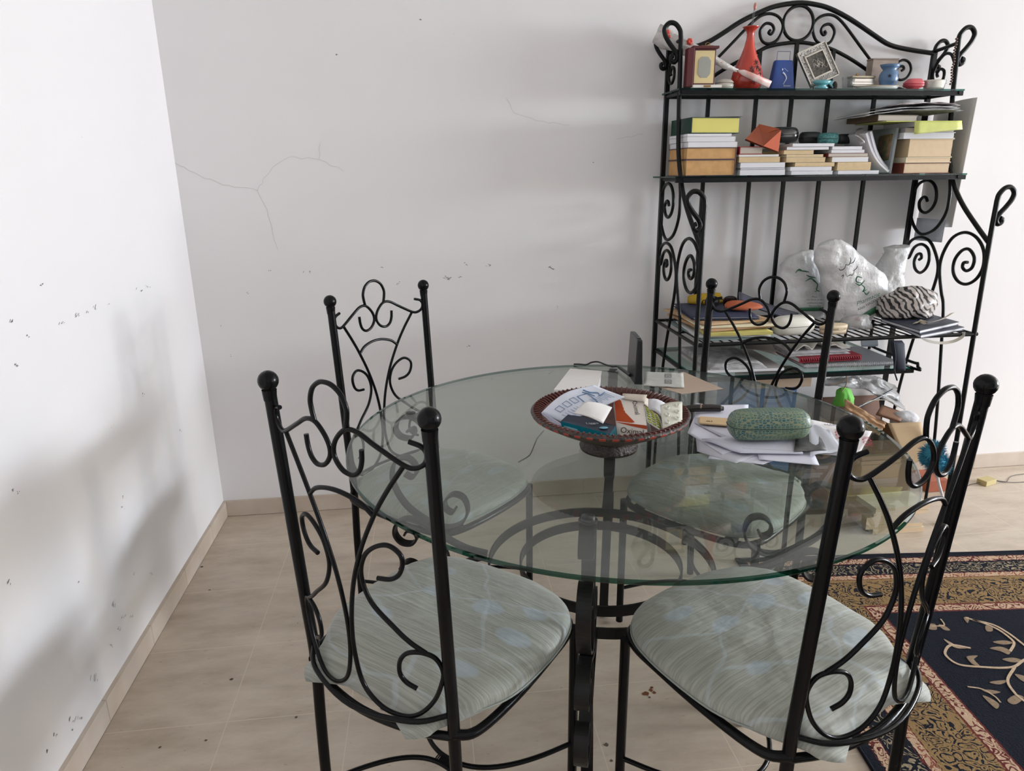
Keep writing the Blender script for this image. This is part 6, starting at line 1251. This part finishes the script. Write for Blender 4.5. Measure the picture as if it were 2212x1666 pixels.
# blister packs
FOIL = mat('foil', s2l(180, 182, 170), .25, metal=.8, bump=.3, bscale=40)
bs = thing('blister_pack', 'foil blister pack with yellow-green print beside the orange box', 'blister pack', (1.40, -1.36, T+.05)); cB = [P(1398, 912, z=.842), P(1432, 934, z=.825), P(1424, 900, z=.845), P(1390, 874, z=.865)]
m = MB(); m.sheet(cB, .0012, 10, 10, fn=lambda u, v: (0, 0, .004*math.sin(pi*v))); wpart(m, 'foil_sheet', [FOIL], bs)
m = MB(); fb_ = lambda u, v: (0, 0, .004*math.sin(pi*v))
for i in range(3):
    for j in range(7):
        u0, v0 = .08+.30*i, .04+.135*j+.03*i; m.sheet([on4(cB, u0, v0, .001, fb_), on4(cB, u0+.22, v0+.03, .001, fb_), on4(cB, u0+.22, v0+.09, .001, fb_), on4(cB, u0, v0+.06, .001, fb_)], .0003, 1, 1)
wpart(m, 'yellow_print', [cm(176, 182, 50, .5)], bs)
b2s = thing('blister_pack', 'translucent white blister pack with empty round pockets at the right of the bowl', 'blister pack', (1.43, -1.33, T+.06)); cB = [P(1432, 928, z=.838), P(1474, 912, z=.843), P(1474, 868, z=.868), P(1426, 875, z=.868)]
PLW = mat('blister_plastic', s2l(206, 204, 190), .18, spec=.6)
m = MB(); m.sheet(cB, .0012, 8, 8, fn=lambda u, v: (0, 0, .003*math.sin(pi*u))); wpart(m, 'sheet_base', [PLW], b2s); m = MB()
for u_, v_ in ((.22, .2), (.70, .22), (.25, .5), (.72, .52), (.28, .8), (.74, .83)):
    c_ = on4(cB, u_, v_, .0028); n_ = (cB[1]-cB[0]).cross(cB[3]-cB[0]).normalized(); Mq = Matrix.Translation(c_) @ n_.to_track_quat('Z', 'Y').to_matrix().to_4x4(); m.lathe([(.0058, -.001), (.0052, .002), (.0038, .003), (.0032, .0018), (.0001, .0014)], 18, M=Mq, cap=False)
wpart(m, 'pill_pocket', [PLW], b2s)
iw = MB(); iw.sheet([P(1395, 943, z=.80), P(1408, 938, z=.805), P(1402, 908, z=.83), P(1395, 900, z=.838)], .001, 4, 4); tag(iw.build('instruction_slip', [cm(214, 212, 208, .7)]), 'small white slip tucked right of the orange box in the bowl', 'paper slip')
iw = MB(); iw.sheet([P(1400, 885, z=.842), P(1428, 900, z=.832), P(1438, 872, z=.850), P(1402, 862, z=.856)], .001, 4, 4, fn=lambda u, v: (0, 0, .005*math.sin(pi*u))); tag(iw.build('instruction_slip', [cm(216, 216, 220, .7)]), 'white printed slip behind the blister packs in the bowl', 'paper slip')
# white box behind the bowl
wq = [P(1197, 842, z=.782), P(1288, 846, z=.782), P(1300, 802, z=.782), P(1232, 797, z=.782)]
wbx = thing('white_box', 'flat glossy white lidded box behind the bowl', 'box', (1.31, -.80, T))
def lay4(q, z0, z1, s_=1.0):
    c_ = sum(q, Vector())/4; pts = [c_+(p-c_)*s_ for p in q]; m = MB(); m.add([(p.x, p.y, z0) for p in pts]+[(p.x, p.y, z1) for p in pts], [(0, 3, 2, 1), (4, 5, 6, 7), (0, 1, 5, 4), (1, 2, 6, 5), (2, 3, 7, 6), (3, 0, 4, 7)]); return m
wpart(lay4(wq, T, .7685, 1.0), 'base', [cm(222, 222, 226, .35)], wbx); wpart(lay4(wq, .7692, .7825, 1.012), 'lid', [cm(226, 222, 218, .3)], wbx)
# router
RB = mat('router_black', (.012, .012, .014), .3); rt = thing('wifi_router', 'upright black plastic router at the back of the table', 'router', (1.478, -.80, T), 0)
rt.rotation_euler = (0, 0, .03)
Lr = (P(1352, 800, z=T)-P(1372, 830, z=T)).length; zt2 = .905
rot_ = math.atan2((P(1354, 770, z=T)-P(1372, 832, z=T)).y, (P(1354, 770, z=T)-P(1372, 832, z=T)).x)
pA, pB = P(1370, 831, z=T), P(1388, 832, z=T); pC = P(1351, 800, z=T)
# footprint: front edge pA-pB, side runs back through pC
sd = (pC-pA); sd.z = 0; sdn = sd.normalized(); wv_ = (pB-pA); Lq = .16
f0, f1 = pA, pB; g0, g1 = pA+sdn*Lq*.80, pB+sdn*Lq*.80
ztf, ztb = P(1374, 733, x=pA.x).z, 0
def rp3(p, z, inset): c_ = (f0+f1+g0+g1)/4; return Vector((c_.x+(p.x-c_.x)*inset, c_.y+(p.y-c_.y)*inset, z))
H_ = P(1378, 735, y=pA.y).z
m = MB(); lv = [(T, 1.0), (T+.004, 1.02), (H_-.004, .66), (H_, .62)]; vs = []
for z_, s_ in lv:
    c_ = (f0+f1+g0+g1)/4
    for p in (f0, f1, g1, g0):
        q = p-c_; al = q.dot(sdn); la = q-sdn*al; vs.append((c_.x+la.x*s_+sdn.x*al*(.86+.14*s_), c_.y+la.y*s_+sdn.y*al*(.86+.14*s_), z_))
m.add(vs, [(3, 2, 1, 0), (12, 13, 14, 15)]+[(i*4+k, i*4+(k+1) % 4, i*4+4+(k+1) % 4, i*4+4+k) for i in range(3) for k in range(4)]); ro_ = wpart(m, 'casing', [RB], rt)
rt.rotation_euler = (0, 0, 0)
bv = ro_.modifiers.new('bevel', 'BEVEL'); bv.width = .003; bv.segments = 3
m = MB(); tq = [Vector(v) for v in vs[12:16]]; c_ = sum(tq, Vector())/4; pts = [c_+(p-c_)*.72+Vector((0, 0, .0006)) for p in tq]; m.add(pts+[p+Vector((0, 0, .0012)) for p in pts], [(3, 2, 1, 0), (4, 5, 6, 7), (0, 1, 5, 4), (1, 2, 6, 5), (2, 3, 7, 6), (3, 0, 4, 7)]); wpart(m, 'top_panel', [cm(40, 40, 44, .3)], rt)
m = MB()
for k in range(4): q = c_+(tq[3]-tq[0])*(-.25+.12*k); m.ball(q+Vector((0, 0, .002)), .0018, seg=8, sz=.5)
wpart(m, 'button', [cm(90, 90, 94, .4)], rt)
cb_ = MB(); e0 = (g0+f0)/2+Vector((0, 0, .012)); cpts = [(g0*.45+f0*.55)+Vector((-.003, 0, .012)), P(1337, 793, z=T+.010), P(1322, 792, z=T+.008), P(1308, 788, z=T+.010), P(1292, 782, z=T+.014), P(1278, 783, z=T+.012), P(1266, 788, z=T+.006), P(1252, 787, z=T+.006), P(1240, 787, z=T+.003)]
cb_.tube(cpts, .0028, 8, n=5); cb_.tube(cpts[:2], .0050, 10, curve=False); tag(cb_.build('power_cable', [mat('cable_black', (.012, .012, .012), .4)]), 'black power cable running left from the router over the table edge', 'cable')
# papers behind the bowl
pk = slabpx([(1473, 851), (1562, 840), (1476, 803), (1400, 829)], T, .0010, 'card_sheet', 'tan rectangular card on the table right of the router', 'card sheet', cm(178, 158, 140, .8))
pk = thing('envelope', 'small crumpled grey envelope with a number, lying on the tan card', 'envelope', P(1432, 820, z=T+.003)); q4 = [P(1390, 832, z=T+.0055), P(1478, 837, z=T+.0055), P(1476, 806, z=T+.0055), P(1393, 803, z=T+.0055)]
m = MB(); m.sheet(q4, .0018, 12, 8, fn=lambda u, v: (0, 0, .0015*noise.noise(Vector((u*6, v*5, 0))))); wpart(m, 'paper', [cm(196, 196, 190, .75, bump=.3, bscale=30)], pk)
text('lettering', '1031 030', cm(90, 90, 92, .6), pk, on4(q4, .51, .88, .0012)-pk.location, q4[0]-q4[3], q4[1]-q4[0], (q4[3]-q4[0]).length*.75)
# paper pile with the case
WPm = cm(216, 216, 228, .75); WPg = cm(196, 196, 206, .75)
zp = T
GP = 'loose papers under the green glasses case'
sheets = [([(1530, 990), (1648, 1003), (1762, 962), (1560, 930)], WPm, 'white sheet at the very bottom of the pile, poking out at the front'), ([(1506, 975), (1590, 1000), (1700, 960), (1500, 920)], WPg, 'greyish sheet poking out front left of the pile'),
          ([(1485, 935), (1560, 982), (1640, 955), (1500, 900)], WPm, 'white sheet angled to the left of the pile'), ([(1640, 992), (1770, 1005), (1758, 978), (1634, 972)], WPm, 'folded white letter at the front right of the pile'),
          ([(1500, 913), (1590, 960), (1640, 900), (1504, 870)], WPg, 'white page under the black pen case'), ([(1502, 902), (1615, 906), (1617, 874), (1503, 876)], WPm, 'clean white envelope behind the wooden stick')]
for k, (q4, m_, lb) in enumerate(sheets):
    q = [P(a, b_, z=T+.0012+k*.0014) for a, b_ in q4]; m = MB(); m.sheet(q, .0009, 10, 10, fn=lambda u, v, k=k: (0, 0, .0002*math.sin(4*u+k)*(1-v))); tag(m.build('paper_sheet', [m_]), lb, 'paper', GP)
m = MB(); q = [P(1516, 948, z=T+.011), P(1600, 976, z=T+.013), P(1735, 978, z=T+.013), P(1712, 930, z=T+.011)]; en = thing('envelope', 'thick white envelope directly under the green case', 'envelope', P(1630, 960, z=T+.010))
m.sheet(q, .003, 14, 8, fn=lambda u, v: (0, 0, .0015*math.sin(6*u))); wpart(m, 'paper', [WPm], en)
text('lettering', 'Work with a partner. Make sentences in the present perfect and then', cm(80, 80, 86, .7), en, P(1604, 970, z=T+.0155)-Vector(en.location), P(1725, 976, z=T+.0155)-P(1604, 970, z=T+.0155), Vector((0, 1, 0)), .115) if True else None
ph = thing('flyer', 'black and white photo flyer sticking out right of the green case', 'flyer', P(1750, 955, z=T+.009)); q = [P(a_, b_, z=T+.0155) for a_, b_ in ((1715, 975), (1786, 972), (1770, 938), (1720, 935))]
m = MB(); m.sheet(q, .001, 6, 6); wpart(m, 'paper', [mat('photo_print', s2l(96, 96, 96), .4, var2=s2l(40, 40, 42), vscale=40)], ph)
# calendar sheets
for k, (q4, lb) in enumerate((([(1740, 978), (1822, 985), (1836, 924), (1745, 905)], 'white calendar page headed MARZO with red print, right of the pile'), ([(1822, 985), (1858, 978), (1884, 932), (1838, 925)], 'calendar page with red print farthest to the right of the pile'))):
    q = [P(a, b_, z=T+.0022+k*.001) for a, b_ in q4]; cal_ = thing('calendar_page', lb, 'calendar page', q[0]); m = MB(); m.sheet(q, .0008, 6, 6); wpart(m, 'paper', [cm(222, 218, 218, .7)], cal_)
    if k == 0: text('lettering', 'MARZO', cm(50, 50, 54, .6), cal_, P(1782, 919, z=T+.003)-Vector(q[0]), P(1825, 921, z=T+.003)-P(1782, 919, z=T+.003), Vector((0, 1, 0)), .046)
    R0 = P(1802, 928, z=T+.0035) if k == 0 else P(1860, 943, z=T+.0045); dn = P(1808, 962, z=T+.0035)-P(1802, 928, z=T+.0035)
    text('lettering', 'NOON', cm(168, 34, 52, .5), cal_, R0-Vector(q[0]), dn, Vector((dn.y*-1, dn.x, 0)), .062, .020)
st = thing('plastic_sleeve', 'clear plastic sleeve with loose white leaflets right of the green case', 'plastic sleeve', P(1780, 940, z=T+.006)); q = [P(1750, 985, z=T+.0105), P(1822, 975, z=T+.0105), P(1792, 930, z=T+.0185), P(1745, 912, z=T+.0185)]
m = MB(); m.sheet(q, .001, 10, 10, fn=lambda u, v: (0, 0, .003*abs(math.sin(5*u+2*v)))); wpart(m, 'sleeve', [cm(206, 208, 218, .25)], st)
# stick
sk = thing('wooden_stick', 'flat pale wooden stick with black letters, left of the green case', 'wooden stick', P(1540, 912, z=T+.011)); a_, b_, c_, d_ = P(1509, 915, z=T+.013), P(1600, 922, z=T+.013), P(1600, 905, z=T+.013), P(1510, 900, z=T+.013)
cl_ = (d_-a_).length/2; ctr = (a_+d_)/2; ex = (b_-a_).normalized(); m = MB(); Mk = Matrix.Translation(ctr) @ Matrix.Rotation(math.atan2(ex.y, ex.x), 4, 'Z'); m.rbox(0, .125, -cl_, cl_, -.002, .0015, .006, M=Mk, seg=5); wpart(m, 'stick', [cm(206, 178, 136, .6)], sk)
text('lettering', 'ai', OK_, sk, (Mk @ Vector((.018, -cl_*.5, .0016)))-Vector(sk.location), ex, Vector((-ex.y, ex.x, 0)), .014, .010, off=.0004)
# pen / black case
pn = thing('black_pen_case', 'glossy dark pocket-knife shaped case with a clip, behind the wooden stick', 'pen case', P(1525, 880, z=T+.010)); m = MB(); a_, b_ = P(1478, 884, z=T+.020), P(1562, 883, z=T+.018)
m.tube([a_, a_.lerp(b_, .3)+Vector((0, 0, .002)), a_.lerp(b_, .7)+Vector((0, 0, .002)), b_], .0098, 16, taper=lambda t: (.62 if t < .02 else .85+.15*math.sin(pi*t)) if t < .95 else .6); wpart(m, 'body', [mat('brown_black_gloss', (.014, .010, .009), .15)], pn)
m = MB(); c_ = a_.lerp(b_, .42)+Vector((0, 0, .012)); m.tube([c_+Vector((-.004, -.010, -.006)), c_, c_+Vector((.004, .012, -.004))], .0024, 6); wpart(m, 'clip', [cm(130, 104, 82, .4)], pn)
# green snake-skin case
SN = bpy.data.materials.new('snake_skin'); SN.use_nodes = True; nt = SN.node_tree; b = nt.nodes['Principled BSDF']; b.inputs['Roughness'].default_value = .38
tc = node(nt, 'ShaderNodeTexCoord'); mp = node(nt, 'ShaderNodeMapping'); mp.inputs['Scale'].default_value = (.55, 1, 1); nt.links.new(tc.outputs['Object'], mp.inputs[0])
vo = node(nt, 'ShaderNodeTexVoronoi', feature='DISTANCE_TO_EDGE'); vo.inputs['Scale'].default_value = 210; vo.inputs['Randomness'].default_value = .5; nt.links.new(mp.outputs[0], vo.inputs['Vector'])
ns = node(nt, 'ShaderNodeTexNoise'); ns.inputs['Scale'].default_value = 16; nt.links.new(tc.outputs['Object'], ns.inputs[0])
rA = node(nt, 'ShaderNodeValToRGB'); rA.color_ramp.elements[0].position = .40; rA.color_ramp.elements[0].color = (*s2l(34, 88, 96), 1); rA.color_ramp.elements[1].position = .62; rA.color_ramp.elements[1].color = (*s2l(84, 116, 100), 1); nt.links.new(ns.outputs['Fac'], rA.inputs[0])
rB = node(nt, 'ShaderNodeValToRGB'); rB.color_ramp.elements[0].position = .06; rB.color_ramp.elements[0].color = (0, 0, 0, 1); rB.color_ramp.elements[1].position = .16; nt.links.new(vo.outputs['Distance'], rB.inputs[0])
mx = node(nt, 'ShaderNodeMix', data_type='RGBA'); mx.inputs[6].default_value = (*s2l(132, 138, 110), 1); nt.links.new(rB.outputs[0], mx.inputs[0]); nt.links.new(rA.outputs[0], mx.inputs[7]); nt.links.new(mx.outputs[2], b.inputs['Base Color'])
bp = node(nt, 'ShaderNodeBump'); bp.inputs['Strength'].default_value = .4; bp.inputs['Distance'].default_value = .001; nt.links.new(vo.outputs['Distance'], bp.inputs['Height']); nt.links.new(bp.outputs[0], b.inputs['Normal'])
cc_ = P(1660, 945, z=T+.02); pod('glasses_case', 'large green snakeskin glasses case on the paper pile at the right of the table', 'glasses case', P(1659, 930, z=T+.035).x, P(1659, 930, z=T+.035).y, T+.0165, .092, .037, .068, -.10, SN, e=3.4, seam=cm(56, 76, 66, .6))
sc2 = MB(); sc2.tube([P(1175, 930, z=T+.0006), P(1160, 948, z=T+.0006), P(1150, 972, z=T+.0006), P(1142, 985, z=T+.0006), P(1120, 998, z=T+.0006)], .0011, 5, n=4); tag(sc2.build('thread', [cm(104, 108, 102, .7)]), 'loose grey thread lying on the glass left of the bowl', 'thread')
# ------------------------------------------------------------------ origins of single-mesh things go to their base
for o_ in list(C.objects):
    if o_.type == 'MESH' and o_.parent is None and 'category' in o_ and o_.name != 'rug':
        me = o_.data; xs = [v.co.x for v in me.vertices]; ys = [v.co.y for v in me.vertices]; zs = [v.co.z for v in me.vertices]
        d_ = Vector(((min(xs)+max(xs))/2, (min(ys)+max(ys))/2, min(zs))); me.transform(Matrix.Translation(-d_)); o_.location = o_.location+d_
# the table and what lies on it: measured for a 0.75 m top, the real one is 0.78 m high and so a little nearer and smaller
for o_ in list(C.objects):
    if o_.parent is None and (o_.name == 'dining_table' or (o_.name not in _before and o_.name not in _lamps)):
        o_.location = CAM+(o_.location-CAM)*.96; o_.scale = Vector(o_.scale)*.96
